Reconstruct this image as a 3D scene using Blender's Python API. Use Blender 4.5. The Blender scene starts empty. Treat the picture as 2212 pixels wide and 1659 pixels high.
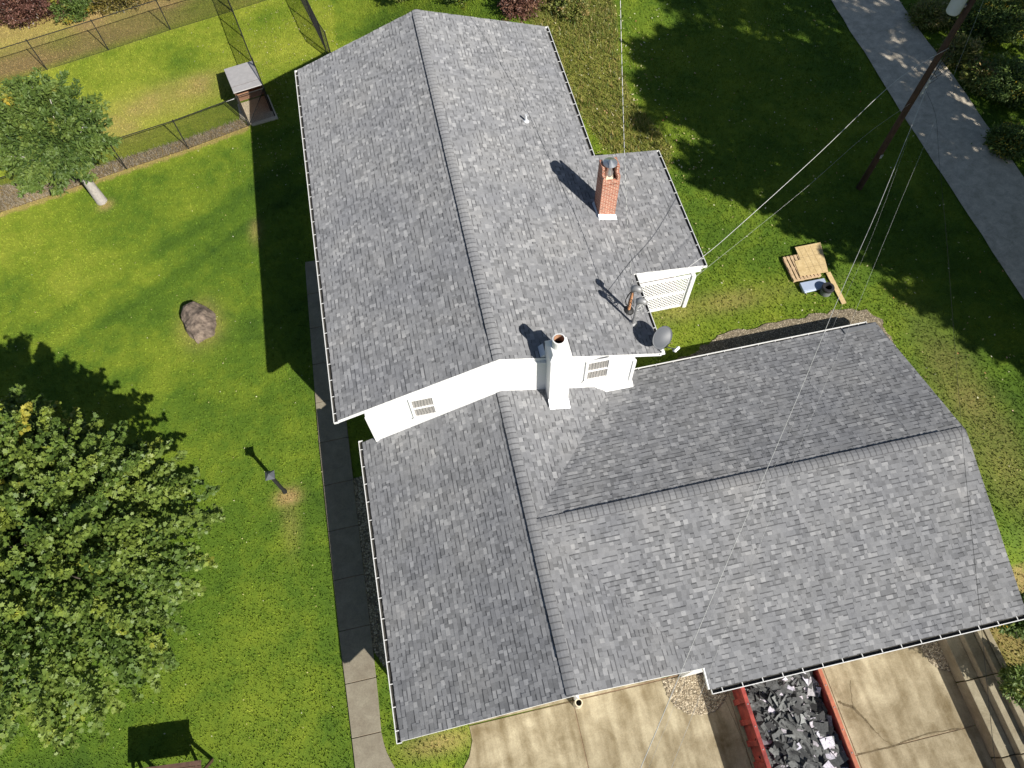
import bpy, math, random
import numpy as np
from mathutils import Matrix, Vector
SC = bpy.context.scene
COL = SC.collection
rad = math.radians
# ------------------------------------------------------------------ camera, world, sun, exposure
CAM = np.array([-1.42625, -10.83089, 26.4])
ROT = np.array([[0.97740142, 0.19735376, -0.07574926],
                [-0.21007076, 0.86679598, -0.45225547],
                [-0.02359516, 0.45794785, 0.88866588]])
FOC = 1566.62
cd = bpy.data.cameras.new('camera'); cam = bpy.data.objects.new('camera', cd); COL.objects.link(cam)
cd.sensor_width = 36; cd.lens = 36 * FOC / 2212; cd.clip_end = 1500; cd.clip_start = .5
cam.matrix_world = Matrix([list(ROT[i]) + [CAM[i]] for i in range(3)] + [[0, 0, 0, 1]])
SC.camera = cam
SUN = Vector((-.6912, 1.0968, -1)).normalized()          # travel direction of the light
EL = math.asin(-SUN.z); AZ = math.atan2(-SUN.x, -SUN.y)  # azimuth from +Y, clockwise
w = bpy.data.worlds.new('World'); SC.world = w; w.use_nodes = True
nt = w.node_tree; bg = nt.nodes['Background']
sky = nt.nodes.new('ShaderNodeTexSky'); sky.sky_type = 'NISHITA'; sky.sun_disc = False
sky.sun_elevation = EL; sky.sun_rotation = AZ; sky.air_density = 1.0; sky.dust_density = .6
nt.links.new(sky.outputs[0], bg.inputs[0]); bg.inputs[1].default_value = .05
sl = bpy.data.lights.new('sun', 'SUN'); so = bpy.data.objects.new('sun', sl); COL.objects.link(so)
sl.energy = 4.8; sl.angle = rad(.5); sl.color = (1.0, .955, .88)
so.rotation_euler = SUN.to_track_quat('-Z', 'Y').to_euler(); so.location = (20, -30, 30)
SC.view_settings.view_transform = 'Standard'; SC.view_settings.look = 'None'
SC.view_settings.exposure = .6; SC.view_settings.gamma = 1
SC.render.engine = 'CYCLES'
HT = 2.7      # level of the upper lawn, right of and behind the house

def un(u, v, z):
    d = ROT @ np.array([(u - 1106) / FOC, -(v - 829.5) / FOC, -1.])
    return CAM + d * ((z - CAM[2]) / d[2])
rng = np.random.default_rng(7)
rnd = random.Random(11)

# ------------------------------------------------------------------ materials
def newmat(name):
    m = bpy.data.materials.new(name); m.use_nodes = True
    return m, m.node_tree, m.node_tree.nodes['Principled BSDF']
def N(nt, typ, **kw):
    n = nt.nodes.new(typ)
    for k, v in kw.items():
        if k in n.inputs: n.inputs[k].default_value = v
        else: setattr(n, k, v)
    return n
def ramp(nt, fac, stops, interp='LINEAR'):
    r = nt.nodes.new('ShaderNodeValToRGB'); r.color_ramp.interpolation = interp
    e = r.color_ramp.elements
    while len(e) < len(stops): e.new(.5)
    for i, (p, c) in enumerate(stops):
        e[i].position = p; e[i].color = (*c, 1)
    nt.links.new(fac, r.inputs[0]); return r.outputs[0]
def mixc(nt, fac, a, b, mode='MIX'):
    n = nt.nodes.new('ShaderNodeMix'); n.data_type = 'RGBA'; n.blend_type = mode
    for s, x in ((n.inputs[0], fac), (n.inputs[6], a), (n.inputs[7], b)):
        if isinstance(x, (int, float)): s.default_value = x
        elif isinstance(x, tuple): s.default_value = (*x, 1)
        else: nt.links.new(x, s)
    return n.outputs[2]
def noise(nt, scale, detail=4, rough=.6, vec=None, dist=0):
    n = nt.nodes.new('ShaderNodeTexNoise'); n.inputs['Scale'].default_value = scale
    n.inputs['Detail'].default_value = detail; n.inputs['Roughness'].default_value = rough
    n.inputs['Distortion'].default_value = dist
    if vec is not None: nt.links.new(vec, n.inputs['Vector'])
    return n.outputs[0]
def objvec(nt, scale=None, rot=None):
    t = nt.nodes.new('ShaderNodeNewGeometry'); o = t.outputs['Position']
    if scale or rot:
        m = nt.nodes.new('ShaderNodeMapping'); nt.links.new(o, m.inputs[0])
        if scale: m.inputs['Scale'].default_value = scale
        if rot: m.inputs['Rotation'].default_value = rot
        o = m.outputs[0]
    return o
def bump(nt, p, h, strength=.5, dist=.02):
    b = nt.nodes.new('ShaderNodeBump'); b.inputs['Strength'].default_value = strength
    b.inputs['Distance'].default_value = dist
    nt.links.new(h, b.inputs['Height']); nt.links.new(b.outputs[0], p.inputs['Normal'])
def plain(name, c, rough=.6, var=.15, scale=6, metal=0, bs=.3, bd=.01, c2=None):
    m, nt, p = newmat(name)
    f = noise(nt, scale, 5, .65, objvec(nt))
    lo = tuple(x * (1 - var) for x in c); hi = tuple(min(1, x * (1 + var)) for x in (c2 or c))
    nt.links.new(ramp(nt, f, [(.3, lo), (.7, hi)]), p.inputs['Base Color'])
    p.inputs['Roughness'].default_value = rough; p.inputs['Metallic'].default_value = metal
    if bs: bump(nt, p, noise(nt, scale * 8, 3, .6, objvec(nt)), bs, bd)
    return m
M = {}
def attr(nt, name):
    a = nt.nodes.new('ShaderNodeAttribute'); a.attribute_name = name; return a.outputs['Fac']
def mathn(nt, op, a, b=None, clamp=False):
    n = nt.nodes.new('ShaderNodeMath'); n.operation = op; n.use_clamp = clamp
    for s, x in ((n.inputs[0], a), (n.inputs[1], b)):
        if x is None: continue
        if isinstance(x, (int, float)): s.default_value = x
        else: nt.links.new(x, s)
    return n.outputs[0]
# asphalt shingle: per-tab tone from the mesh, granules and broad weathering on top
m, nt, p = newmat('shingle'); M['shingle'] = m
base = ramp(nt, attr(nt, 'tone'), [(0, (.06, .061, .066)), (.25, (.178, .18, .185)), (.5, (.243, .245, .252)), (.8, (.3, .301, .306)), (1, (.37, .37, .372))])
gr = noise(nt, 160, 2, .7, objvec(nt)); big = noise(nt, .55, 4, .6, objvec(nt)); mid = noise(nt, 7, 4, .7, objvec(nt))
c = mixc(nt, 1.0, base, ramp(nt, gr, [(.3, (.84, .84, .85)), (.7, (1.14, 1.14, 1.13))]), 'MULTIPLY')
c = mixc(nt, 1.0, c, ramp(nt, big, [(.3, (.86, .87, .9)), (.55, (1, 1, 1)), (.75, (1.12, 1.1, 1.07))]), 'MULTIPLY')
c = mixc(nt, 1.0, c, ramp(nt, mid, [(.3, (.9, .9, .9)), (.7, (1.08, 1.08, 1.08))]), 'MULTIPLY')
nt.links.new(c, p.inputs['Base Color']); p.inputs['Roughness'].default_value = .88
p.inputs['Specular IOR Level'].default_value = .25; p.inputs['Diffuse Roughness'].default_value = .5
bump(nt, p, gr, .5, .004)
# lawn
def grassmat(name, blades=False):
    m, nt, p = newmat(name)
    v = objvec(nt)
    f1 = noise(nt, .3, 5, .6, v, .8); f2 = noise(nt, 1.3, 5, .7, v, .4); f3 = noise(nt, 26, 4, .75, v); f4 = noise(nt, 9, 3, .7, v)
    mixf = mathn(nt, 'ADD', mathn(nt, 'MULTIPLY', f1, .5), mathn(nt, 'MULTIPLY', f2, .5))
    mixf = mathn(nt, 'ADD', mixf, mathn(nt, 'MULTIPLY', attr(nt, 'lush'), .5))
    c = ramp(nt, mixf, [(.2, (.043, .09, .013)), (.42, (.088, .152, .016)), (.6, (.158, .216, .021)), (.85, (.27, .3, .038))])
    dry = attr(nt, 'dry')
    dn = mathn(nt, 'MULTIPLY', dry, mathn(nt, 'ADD', mathn(nt, 'MULTIPLY', f4, 1.6), mathn(nt, 'MULTIPLY', f3, .7)), True)
    c = mixc(nt, dn, c, (.33, .24, .1))
    c = mixc(nt, 1.0, c, ramp(nt, f3, [(.28, (.55, .58, .5)), (.5, (1, 1, 1)), (.72, (1.35, 1.3, 1.3))]), 'MULTIPLY')
    if blades:
        c = mixc(nt, 1.0, c, ramp(nt, attr(nt, 'tone'), [(0, (.92, .95, .85)), (.5, (1.08, 1.08, 1.05)), (1, (1.4, 1.32, 1.5))]), 'MULTIPLY')
    nt.links.new(c, p.inputs['Base Color']); p.inputs['Roughness'].default_value = .75
    p.inputs['Specular IOR Level'].default_value = .1
    if not blades: bump(nt, p, f3, .6, .04)
    return m
M['lawn'] = grassmat('lawn'); M['blade'] = grassmat('grass_blade', True)
def leafmat(name, stops, trans=.35, rough=.45):
    m, nt, p = newmat(name)
    c = ramp(nt, attr(nt, 'tone'), stops)
    c = mixc(nt, 1.0, c, ramp(nt, noise(nt, 14, 2, .5, objvec(nt)), [(.3, (.75, .75, .75)), (.7, (1.25, 1.25, 1.2))]), 'MULTIPLY')
    nt.links.new(c, p.inputs['Base Color']); p.inputs['Roughness'].default_value = rough
    tr = nt.nodes.new('ShaderNodeBsdfTranslucent'); nt.links.new(c, tr.inputs[0])
    mx = nt.nodes.new('ShaderNodeMixShader'); mx.inputs[0].default_value = trans
    nt.links.new(p.outputs[0], mx.inputs[1]); nt.links.new(tr.outputs[0], mx.inputs[2])
    nt.links.new(mx.outputs[0], nt.nodes['Material Output'].inputs[0])
    return m
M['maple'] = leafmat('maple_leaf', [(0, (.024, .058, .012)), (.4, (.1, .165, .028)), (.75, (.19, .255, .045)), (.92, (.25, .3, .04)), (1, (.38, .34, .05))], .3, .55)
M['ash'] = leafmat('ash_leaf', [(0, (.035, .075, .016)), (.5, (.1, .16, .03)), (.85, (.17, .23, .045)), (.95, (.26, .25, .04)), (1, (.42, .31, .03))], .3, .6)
M['red_leaf'] = leafmat('red_leaf', [(0, (.05, .02, .018)), (.6, (.17, .08, .06)), (1, (.3, .17, .11))], .2)
M['olive_leaf'] = leafmat('olive_leaf', [(0, (.05, .05, .015)), (.5, (.15, .13, .03)), (1, (.34, .25, .07))], .2)
M['weed'] = leafmat('weed_leaf', [(0, (.07, .13, .02)), (.5, (.19, .22, .045)), (1, (.42, .3, .12))], .3)
M['straw'] = leafmat('straw', [(0, (.22, .18, .13)), (.5, (.4, .34, .26)), (1, (.6, .53, .42))], .1)
M['fallen'] = leafmat('fallen_leaf', [(0, (.25, .2, .06)), (.6, (.5, .46, .2)), (.85, (.6, .58, .45)), (1, (.5, .16, .05))], .1)
def concrete(name, a, b, joint=.9, streak=None, sc=1.2):
    m, nt, p = newmat(name)
    v = objvec(nt)
    f = noise(nt, sc, 6, .68, v, .4); g = noise(nt, 22, 4, .7, v)
    if streak:
        vs = objvec(nt, streak)
        s = noise(nt, 1.0, 3, .55, vs)
        f = mathn(nt, 'ADD', mathn(nt, 'MULTIPLY', f, .45), mathn(nt, 'MULTIPLY', s, .55))
        m2 = noise(nt, .8, 3, .6, v, 1.0); f = mathn(nt, 'ADD', mathn(nt, 'MULTIPLY', f, .75), mathn(nt, 'MULTIPLY', m2, .25))
    c = ramp(nt, f, [(.38 if streak else .33, a), (.5, tuple((x + y) / 2 for x, y in zip(a, b))), (.6 if streak else .66, b)])
    c = mixc(nt, 1.0, c, ramp(nt, g, [(.3, (.84, .84, .83)), (.7, (1.12, 1.12, 1.11))]), 'MULTIPLY')
    # dark speckles
    sp = noise(nt, 45, 2, .5, v)
    c = mixc(nt, 1.0, c, ramp(nt, sp, [(.3, (.75, .74, .72)), (.36, (1, 1, 1))]), 'MULTIPLY')
    nt.links.new(c, p.inputs['Base Color']); p.inputs['Roughness'].default_value = .9
    bump(nt, p, g, .4, .01)
    return m
M['drive'] = concrete('drive_concrete', (.15, .112, .055), (.43, .37, .25), streak=(2.2, .28, 1))
M['walk'] = concrete('walk_concrete', (.2, .17, .125), (.27, .24, .18), sc=2.5)
M['block'] = concrete('block_concrete', (.21, .175, .11), (.34, .3, .21), sc=1.6)
M['asphalt'] = concrete('gravel_road', (.42, .365, .28), (.66, .58, .46), sc=2.6)
M['gravel'] = concrete('gravel_base', (.1, .08, .05), (.2, .165, .11), sc=9)
m, nt, p = newmat('stone'); M['stone'] = m
c = ramp(nt, attr(nt, 'tone'), [(0, (.13, .1, .07)), (.5, (.33, .27, .18)), (1, (.55, .48, .36))])
nt.links.new(c, p.inputs['Base Color']); p.inputs['Roughness'].default_value = .9
m, nt, p = newmat('siding'); M['siding'] = m
vz = nt.nodes.new('ShaderNodeSeparateXYZ'); nt.links.new(objvec(nt), vz.inputs[0])
saw = mathn(nt, 'FRACT', mathn(nt, 'DIVIDE', vz.outputs[2], .11))
c = mixc(nt, 1.0, ramp(nt, saw, [(0, (.6, .6, .6)), (.1, (.82, .82, .81)), (1, (.82, .82, .81))]), ramp(nt, noise(nt, 3, 4, .6, objvec(nt)), [(.3, (.93, .93, .92)), (.7, (1, 1, 1))]), 'MULTIPLY')
nt.links.new(c, p.inputs['Base Color']); p.inputs['Roughness'].default_value = .5
bump(nt, p, saw, .6, .012)
M['white'] = plain('white_paint', (.78, .78, .77), .45, .05, 5, bs=.08)
M['gutter_white'] = plain('gutter_white', (.72, .72, .7), .4, .08, 8, bs=.05)
M['gutter_dark'] = plain('gutter_inside', (.045, .042, .036), .9, .4, 20)  # dark mottled colour for the gutter bottom and back
m, nt, p = newmat('brick'); M['brick'] = m
tc = nt.nodes.new('ShaderNodeAttribute'); tc.attribute_name = 'uvm'
bt = nt.nodes.new('ShaderNodeTexBrick'); nt.links.new(tc.outputs['Vector'], bt.inputs['Vector'])
for k, v in (('Color1', (.38, .1, .05, 1)), ('Color2', (.27, .07, .038, 1)), ('Mortar', (.6, .46, .36, 1))): bt.inputs[k].default_value = v
bt.inputs['Scale'].default_value = 1; bt.inputs['Brick Width'].default_value = .2; bt.inputs['Row Height'].default_value = .068
bt.inputs['Mortar Size'].default_value = .011
c = mixc(nt, 1.0, bt.outputs[0], ramp(nt, noise(nt, 9, 4, .7, objvec(nt)), [(.3, (.75, .75, .75)), (.7, (1.2, 1.15, 1.1))]), 'MULTIPLY')
nt.links.new(c, p.inputs['Base Color']); p.inputs['Roughness'].default_value = .85
bump(nt, p, bt.outputs[1], -.5, .01)
M['steel'] = plain('galvanised_steel', (.55, .56, .57), .32, .1, 6, .85, .1)
M['flash'] = plain('flashing_metal', (.7, .72, .75), .45, .06, 6, .2, .1)
M['grey_metal'] = plain('grey_metal', (.3, .3, .3), .5, .12, 8, .3, .1)
M['dish'] = plain('dish_grey', (.085, .092, .105), .5, .06, 4, 0, .05)
M['rust'] = plain('rusty_pipe', (.4, .17, .07), .85, .4, 10, .1, c2=(.55, .28, .14))
M['black'] = plain('black_vinyl', (.01, .011, .01), .9, .2, 12, bs=.1)
M['cable'] = plain('black_cable', (.02, .02, .02), .6, .2, 3, bs=0)
M['alu'] = plain('bare_aluminium_wire', (.62, .62, .6), .4, .1, 3, .3, bs=0)
M['cream'] = plain('cream_coping', (.6, .52, .38), .85, .12, 8)
M['rock'] = plain('boulder', (.085, .06, .048), .85, .4, 4, bs=.9, bd=.04, c2=(.2, .155, .12))
M['bark'] = plain('grey_bark', (.36, .33, .3), .9, .2, 7, bs=.8, bd=.02)
M['dbark'] = plain('dark_bark', (.1, .08, .06), .9, .3, 7, bs=.8, bd=.02)
M['wood'] = plain('pallet_pine', (.46, .32, .18), .8, .15, 8, c2=(.55, .4, .24))
M['dwood'] = plain('dark_brown_wood', (.1, .055, .035), .75, .3, 8)
M['greyboard'] = plain('weathered_board', (.45, .43, .42), .85, .1, 4)
M['paper'] = plain('white_wrap', (.36, .42, .53), .4, .06, 4, bs=.1)
M['black_roll'] = plain('black_felt', (.02, .02, .022), .6, .3, 10)
M['roll_side'] = plain('grey_felt', (.16, .17, .17), .6, .2, 8)
M['dumpster'] = plain('red_dumpster_paint', (.22, .022, .022), .6, .35, 3, 0, .2, c2=(.33, .05, .035))
M['rimpaint'] = plain('faded_orange_rim', (.42, .13, .07), .6, .25, 5)
M['terracotta'] = plain('orange_clay', (.36, .2, .12), .8, .2, 6)
M['curtain'] = plain('curtain_cloth', (.55, .52, .48), .9, .2, 5, bs=.2)
M['dirt'] = plain('bare_earth', (.24, .16, .1), .95, .3, 9)
m, nt, p = newmat('curtain_fold_shade'); M['curtain'] = m
wv = nt.nodes.new('ShaderNodeTexWave'); wv.inputs['Scale'].default_value = 3.2; wv.inputs['Distortion'].default_value = 5; wv.inputs['Detail'].default_value = 3; nt.links.new(objvec(nt), wv.inputs[0])  # wave bands put the shade of folds into the flat cloth's colour
nt.links.new(ramp(nt, wv.outputs[1], [(.1, (.26, .25, .23)), (.6, (.55, .52, .48))]), p.inputs['Base Color'])
m, nt, p = newmat('glass'); M['glass'] = m
p.inputs['Base Color'].default_value = (.8, .85, .85, 1); p.inputs['Roughness'].default_value = .05
tb = nt.nodes.new('ShaderNodeBsdfTransparent'); mx = nt.nodes.new('ShaderNodeMixShader'); mx.inputs[0].default_value = .18
gl = nt.nodes.new('ShaderNodeBsdfGlossy'); gl.inputs[1].default_value = .04
nt.links.new(tb.outputs[0], mx.inputs[1]); nt.links.new(gl.outputs[0], mx.inputs[2]); nt.links.new(mx.outputs[0], nt.nodes['Material Output'].inputs[0])
# sheathing board with printed grid lines
m, nt, p = newmat('osb'); M['osb'] = m
v = objvec(nt); f = noise(nt, 7, 4, .7, v); vo = nt.nodes.new('ShaderNodeTexVoronoi'); vo.inputs['Scale'].default_value = 22; nt.links.new(v, vo.inputs[0])
c = ramp(nt, f, [(.35, (.5, .36, .17)), (.65, (.62, .47, .25))])
c = mixc(nt, 1.0, c, ramp(nt, vo.outputs[1], [(0, (.88, .88, .86)), (1, (1.08, 1.08, 1.06))]), 'MULTIPLY')
nt.links.new(c, p.inputs['Base Color']); p.inputs['Roughness'].default_value = .8
# torn shingle debris
m, nt, p = newmat('debris'); M['debris'] = m
c = ramp(nt, attr(nt, 'tone'), [(0, (.02, .02, .021)), (.35, (.075, .077, .077)), (.7, (.15, .155, .15)), (.88, (.27, .28, .27)), (.93, (.5, .45, .5)), (1, (.62, .6, .68))])
c = mixc(nt, 1.0, c, ramp(nt, noise(nt, 18, 3, .7, objvec(nt)), [(.3, (.6, .6, .6)), (.7, (1.3, 1.3, 1.3))]), 'MULTIPLY')
nt.links.new(c, p.inputs['Base Color']); p.inputs['Roughness'].default_value = .8
M['sky_flat'] = plain('transformer_grey', (.45, .5, .56), .45, .05, 4, 0, .05)
M['pole'] = plain('creosote_pole', (.065, .035, .022), .85, .35, 5, bs=.6, bd=.02)

# ------------------------------------------------------------------ object helpers
def wloc(o):
    l = Vector((0, 0, 0))
    while o: l += o.location; o = o.parent
    return np.array(l)
def tag(o, label=None, cat=None, group=None, kind=None):
    if label: o['label'] = label
    if cat: o['category'] = cat
    if group: o['group'] = group
    if kind: o['kind'] = kind
    return o
def thing(name, loc, label, cat, group=None):
    o = bpy.data.objects.new(name, None); COL.objects.link(o); o.location = tuple(float(a) for a in loc)
    o.empty_display_size = .2
    return tag(o, label, cat, group)
class MB:
    def __init__(s): s.v = []; s.f = []; s.t = []; s.m = []; s.uv = []
    def poly(s, pts, tone=.5, mi=0):
        n = len(s.v); s.v += [tuple(map(float, q)) for q in pts]; s.f.append(tuple(range(n, n + len(pts)))); s.t.append(tone); s.m.append(mi)
    def hull8(s, P, tone=.5, mi=0):      # 8 corners: bottom ring 0-3, top ring 4-7
        n = len(s.v); s.v += [tuple(map(float, q)) for q in P]
        for f in ((3, 2, 1, 0), (4, 5, 6, 7), (0, 1, 5, 4), (1, 2, 6, 5), (2, 3, 7, 6), (3, 0, 4, 7)):
            s.f.append(tuple(n + i for i in f)); s.t.append(tone); s.m.append(mi)
    def box(s, x0, y0, z0, x1, y1, z1, tone=.5, mi=0):
        s.hull8([(x0, y0, z0), (x1, y0, z0), (x1, y1, z0), (x0, y1, z0), (x0, y0, z1), (x1, y0, z1), (x1, y1, z1), (x0, y1, z1)], tone, mi)
    def obox(s, c, a, b, n, tone=.5, mi=0):   # centre + three half vectors
        c, a, b, n = map(lambda q: np.array(q, float), (c, a, b, n))
        s.hull8([c - a - b - n, c + a - b - n, c + a + b - n, c - a + b - n, c - a - b + n, c + a - b + n, c + a + b + n, c - a + b + n], tone, mi)
    def bar(s, p0, p1, w, h=None, up=(0, 0, 1), tone=.5, mi=0):
        p0, p1 = np.array(p0, float), np.array(p1, float); d = p1 - p0; L = np.linalg.norm(d); d = d / L
        up = np.array(up, float)
        if abs(d @ up) > .98: up = np.array((1., 0, 0))
        a = np.cross(d, up); a /= np.linalg.norm(a); b = np.cross(a, d)
        s.obox((p0 + p1) / 2, d * L / 2, a * w / 2, b * (h or w) / 2, tone, mi)
    def prism(s, pts, z0, z1, tone=.5, mi=0):
        n = len(pts); k = len(s.v)
        f0 = z0 if callable(z0) else (lambda x, y: z0); f1 = z1 if callable(z1) else (lambda x, y: z1)
        s.v += [(float(x), float(y), float(f0(x, y))) for x, y in pts] + [(float(x), float(y), float(f1(x, y))) for x, y in pts]
        s.f.append(tuple(range(k + n - 1, k - 1, -1))); s.f.append(tuple(range(k + n, k + 2 * n)))
        for i in range(n): s.f.append((k + i, k + (i + 1) % n, k + n + (i + 1) % n, k + n + i))
        s.t += [tone] * (n + 2); s.m += [mi] * (n + 2)
    def tube(s, pts, r, n=8, tone=.5, mi=0, caps=True):
        pts = [np.array(q, float) for q in pts]; R = r if isinstance(r, (list, tuple)) else [r] * len(pts)
        rings = []; up = np.array((0, 0, 1.)); pa = None
        for i, q in enumerate(pts):
            d = pts[min(i + 1, len(pts) - 1)] - pts[max(i - 1, 0)]; d /= np.linalg.norm(d)
            if pa is None:
                a = np.cross(d, up if abs(d[2]) < .9 else np.array((1., 0, 0)))
            else: a = pa - d * (pa @ d)
            a /= np.linalg.norm(a); pa = a; b = np.cross(d, a)
            k = len(s.v); s.v += [tuple(q + R[i] * (a * math.cos(t) + b * math.sin(t))) for t in [2 * math.pi * j / n for j in range(n)]]
            rings.append(k)
        for k0, k1 in zip(rings, rings[1:]):
            for j in range(n):
                s.f.append((k0 + j, k0 + (j + 1) % n, k1 + (j + 1) % n, k1 + j)); s.t.append(tone); s.m.append(mi)
        if caps:
            s.f.append(tuple(rings[0] + j for j in range(n - 1, -1, -1))); s.f.append(tuple(rings[-1] + j for j in range(n))); s.t += [tone] * 2; s.m += [mi] * 2
    def lathe(s, c, prof, n=20, tone=.5, mi=0):
        c = np.array(c, float); rings = []
        for r, z in prof:
            rings.append(len(s.v)); s.v += [tuple(c + (max(r, 1e-3) * math.cos(2 * math.pi * j / n), max(r, 1e-3) * math.sin(2 * math.pi * j / n), z)) for j in range(n)]
        for k0, k1 in zip(rings, rings[1:]):
            for j in range(n):
                s.f.append((k0 + j, k0 + (j + 1) % n, k1 + (j + 1) % n, k1 + j)); s.t.append(tone); s.m.append(mi)
    def each(s, name, mat, parent, bevel=0):      # one object per box
        for i in range(len(s.v) // 8):
            c = MB(); c.hull8(s.v[8 * i:8 * i + 8]); c.build(name, mat, parent, bevel=bevel)
    def build(s, name, mats, parent=None, smooth=False, bevel=0, uvm=False, fix=True):
        me = bpy.data.meshes.new(name); off = wloc(parent) if parent else np.zeros(3)
        V = np.array(s.v) - off
        me.from_pydata(V.tolist(), [], s.f)
        if not isinstance(mats, (list, tuple)): mats = [mats]
        for q in mats: me.materials.append(q)
        me.polygons.foreach_set('material_index', s.m)
        a = me.attributes.new('tone', 'FLOAT', 'FACE'); a.data.foreach_set('value', [float(t) for t in s.t])
        if smooth: me.polygons.foreach_set('use_smooth', [True] * len(s.f))
        if fix and len(s.f) < 5000:
            import bmesh
            bm = bmesh.new(); bm.from_mesh(me); bmesh.ops.recalc_face_normals(bm, faces=bm.faces); bm.to_mesh(me); bm.free()
        if uvm:   # metric coordinates round vertical faces for the brick pattern
            a = me.attributes.new('uvm', 'FLOAT_VECTOR', 'CORNER'); out = []
            for pl in me.polygons:
                n = pl.normal
                for vi in pl.vertices:
                    x, y, z = V[vi] + off
                    out += [x if abs(n.y) > abs(n.x) else y, z, 0] if abs(n.z) < .7 else [x, y, 0]
            a.data.foreach_set('vector', out)
        me.update()
        o = bpy.data.objects.new(name, me); COL.objects.link(o)
        if parent: o.parent = parent
        if bevel:
            b = o.modifiers.new('bevel', 'BEVEL'); b.width = bevel; b.segments = 2; b.limit_method = 'ANGLE'
        return o
def npmesh(name, V, k, tone, mat, parent=None, extra=None):
    """n equal polygons of k vertices, V shape (n*k,3), one tone per polygon"""
    V = np.asarray(V, float).reshape(-1, 3)
    if parent is not None: V = V - wloc(parent)
    n = len(V) // k
    me = bpy.data.meshes.new(name); me.vertices.add(n * k); me.vertices.foreach_set('co', V.ravel())
    me.loops.add(n * k); me.loops.foreach_set('vertex_index', np.arange(n * k, dtype=np.int32))
    me.polygons.add(n); me.polygons.foreach_set('loop_start', np.arange(0, n * k, k, dtype=np.int32))
    me.materials.append(mat)
    a = me.attributes.new('tone', 'FLOAT', 'FACE'); a.data.foreach_set('value', np.asarray(tone, float))
    for nm, arr in (extra or {}).items():
        a = me.attributes.new(nm, 'FLOAT', 'FACE'); a.data.foreach_set('value', np.asarray(arr, float))
    me.update(calc_edges=True); me.validate()
    o = bpy.data.objects.new(name, me); COL.objects.link(o)
    if parent is not None: o.parent = parent
    return o
def sstep(t): t = np.clip(t, 0, 1); return t * t * (3 - 2 * t)
_g = rng.random((64, 64))
def vnoise(x, y, s, o=0):
    x = np.asarray(x) / s + 13.7 + o; y = np.asarray(y) / s + 5.3 + o * 1.7
    i = np.floor(x).astype(int); j = np.floor(y).astype(int); fx = sstep(x - i); fy = sstep(y - j)
    g = lambda a, b: _g[a % 64, b % 64]
    return (g(i, j) * (1 - fx) + g(i + 1, j) * fx) * (1 - fy) + (g(i, j + 1) * (1 - fx) + g(i + 1, j + 1) * fx) * fy
def inpoly(x, y, P):
    x = np.asarray(x); y = np.asarray(y); r = np.zeros(x.shape, bool); n = len(P)
    for i in range(n):
        x0, y0 = P[i][:2]; x1, y1 = P[(i + 1) % n][:2]
        c = ((y0 > y) != (y1 > y)); xi = (x1 - x0) * (y - y0) / ((y1 - y0) if y1 != y0 else 1e-9) + x0
        r ^= c & (x < xi)
    return r
def h(x, y):
    x = np.asarray(x, float); y = np.asarray(y, float)
    ramp_ = HT * sstep((x + 3.2) / 8)
    back = sstep((y + .3) / .2)
    right = sstep((x - 13.5) / .2)
    bank = .98 + (HT - .98) * sstep((x - 14.3) / 4.5)
    tb = sstep((-y - 7.3) / 2.8)
    low = np.where(y > -9.9, right * (HT * (1 - tb) + bank * tb), sstep((x - 13.4) / .3) * .7 + sstep((x - 14.0) / .2) * (bank - .7))
    z = back * ramp_ + (1 - back) * low
    far = np.maximum(np.abs(x) - 60, 0) + np.maximum(np.abs(y) - 60, 0)
    return z + (vnoise(x, y, 3.1) - .5) * .05 * (z > 2.6) * (far < 1)
# ------------------------------------------------------------------ plan outlines shared by masks
WALK_L = [(-6.95, 10.8), (-7.0, 10.63), (-7.13, 4.19), (-7.17, 1.67), (-7.16, -.11), (-7.15, -2.32), (-7.12, -6.14), (-7.08, -7.68), (-7.04, -9.93), (-7.0, -13), (-6.6, -16)]
WALK_R = [(-6.0, 10.8), (-6.0, 3.1), (-6.03, -6.4), (-6.05, -7.9), (-6.09, -9.18), (-5.99, -9.7), (-5.79, -10.19), (-5.3, -11.2), (-4.6, -12.5), (-4.0, -16)]
walk_poly = WALK_L[1:] + WALK_R[1:][::-1]
drive_left = [(-3.22, -9.5), (-3.2, -9.94), (-3.38, -10.38), (-3.62, -10.66), (-4.0, -11.1), (-4.6, -11.8), (-5.1, -13), (-5.3, -17)]
drive_poly = [(-3.2, -9.25), (12.9, -9.25), (12.9, -17)] + drive_left[::-1]
isl_poly = [(3.4, -9.52), (3.42, -10.0), (3.6, -10.38), (3.9, -10.66), (4.35, -10.8), (4.85, -10.74), (5.25, -10.5), (5.5, -10.1), (5.55, -9.52)]
isl2_poly = [(12.2, -9.52), (12.25, -10.3), (12.37, -10.9), (12.6, -11.15), (12.9, -11.25), (12.9, -9.52)]
bed_poly = [(-6.03, -.05), (-6.05, -6.4), (-5.72, -7.1), (-4.4, -7.3), (-4.4, -.05)]
road_L = [(20.9, 60), (20.6, 22), (20.45, 10), (20.45, 0), (20.7, -30)]
road_R = [(24.3, 60), (23.8, 22), (23.72, 10), (23.65, 0), (23.9, -30)]
road_poly = road_L + road_R[::-1]
gback_poly = [(4.5, .0), (5.6, .4), (7.2, .95), (8.9, 1.5), (11.5, 1.6), (13.3, 1.55), (14.5, 1.3), (14.85, .7), (14.85, -.3), (14.9, -1.3), (14.7, -1.9), (14.3, -2.2), (13.7, -2.4), (13.7, -.1)]
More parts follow.
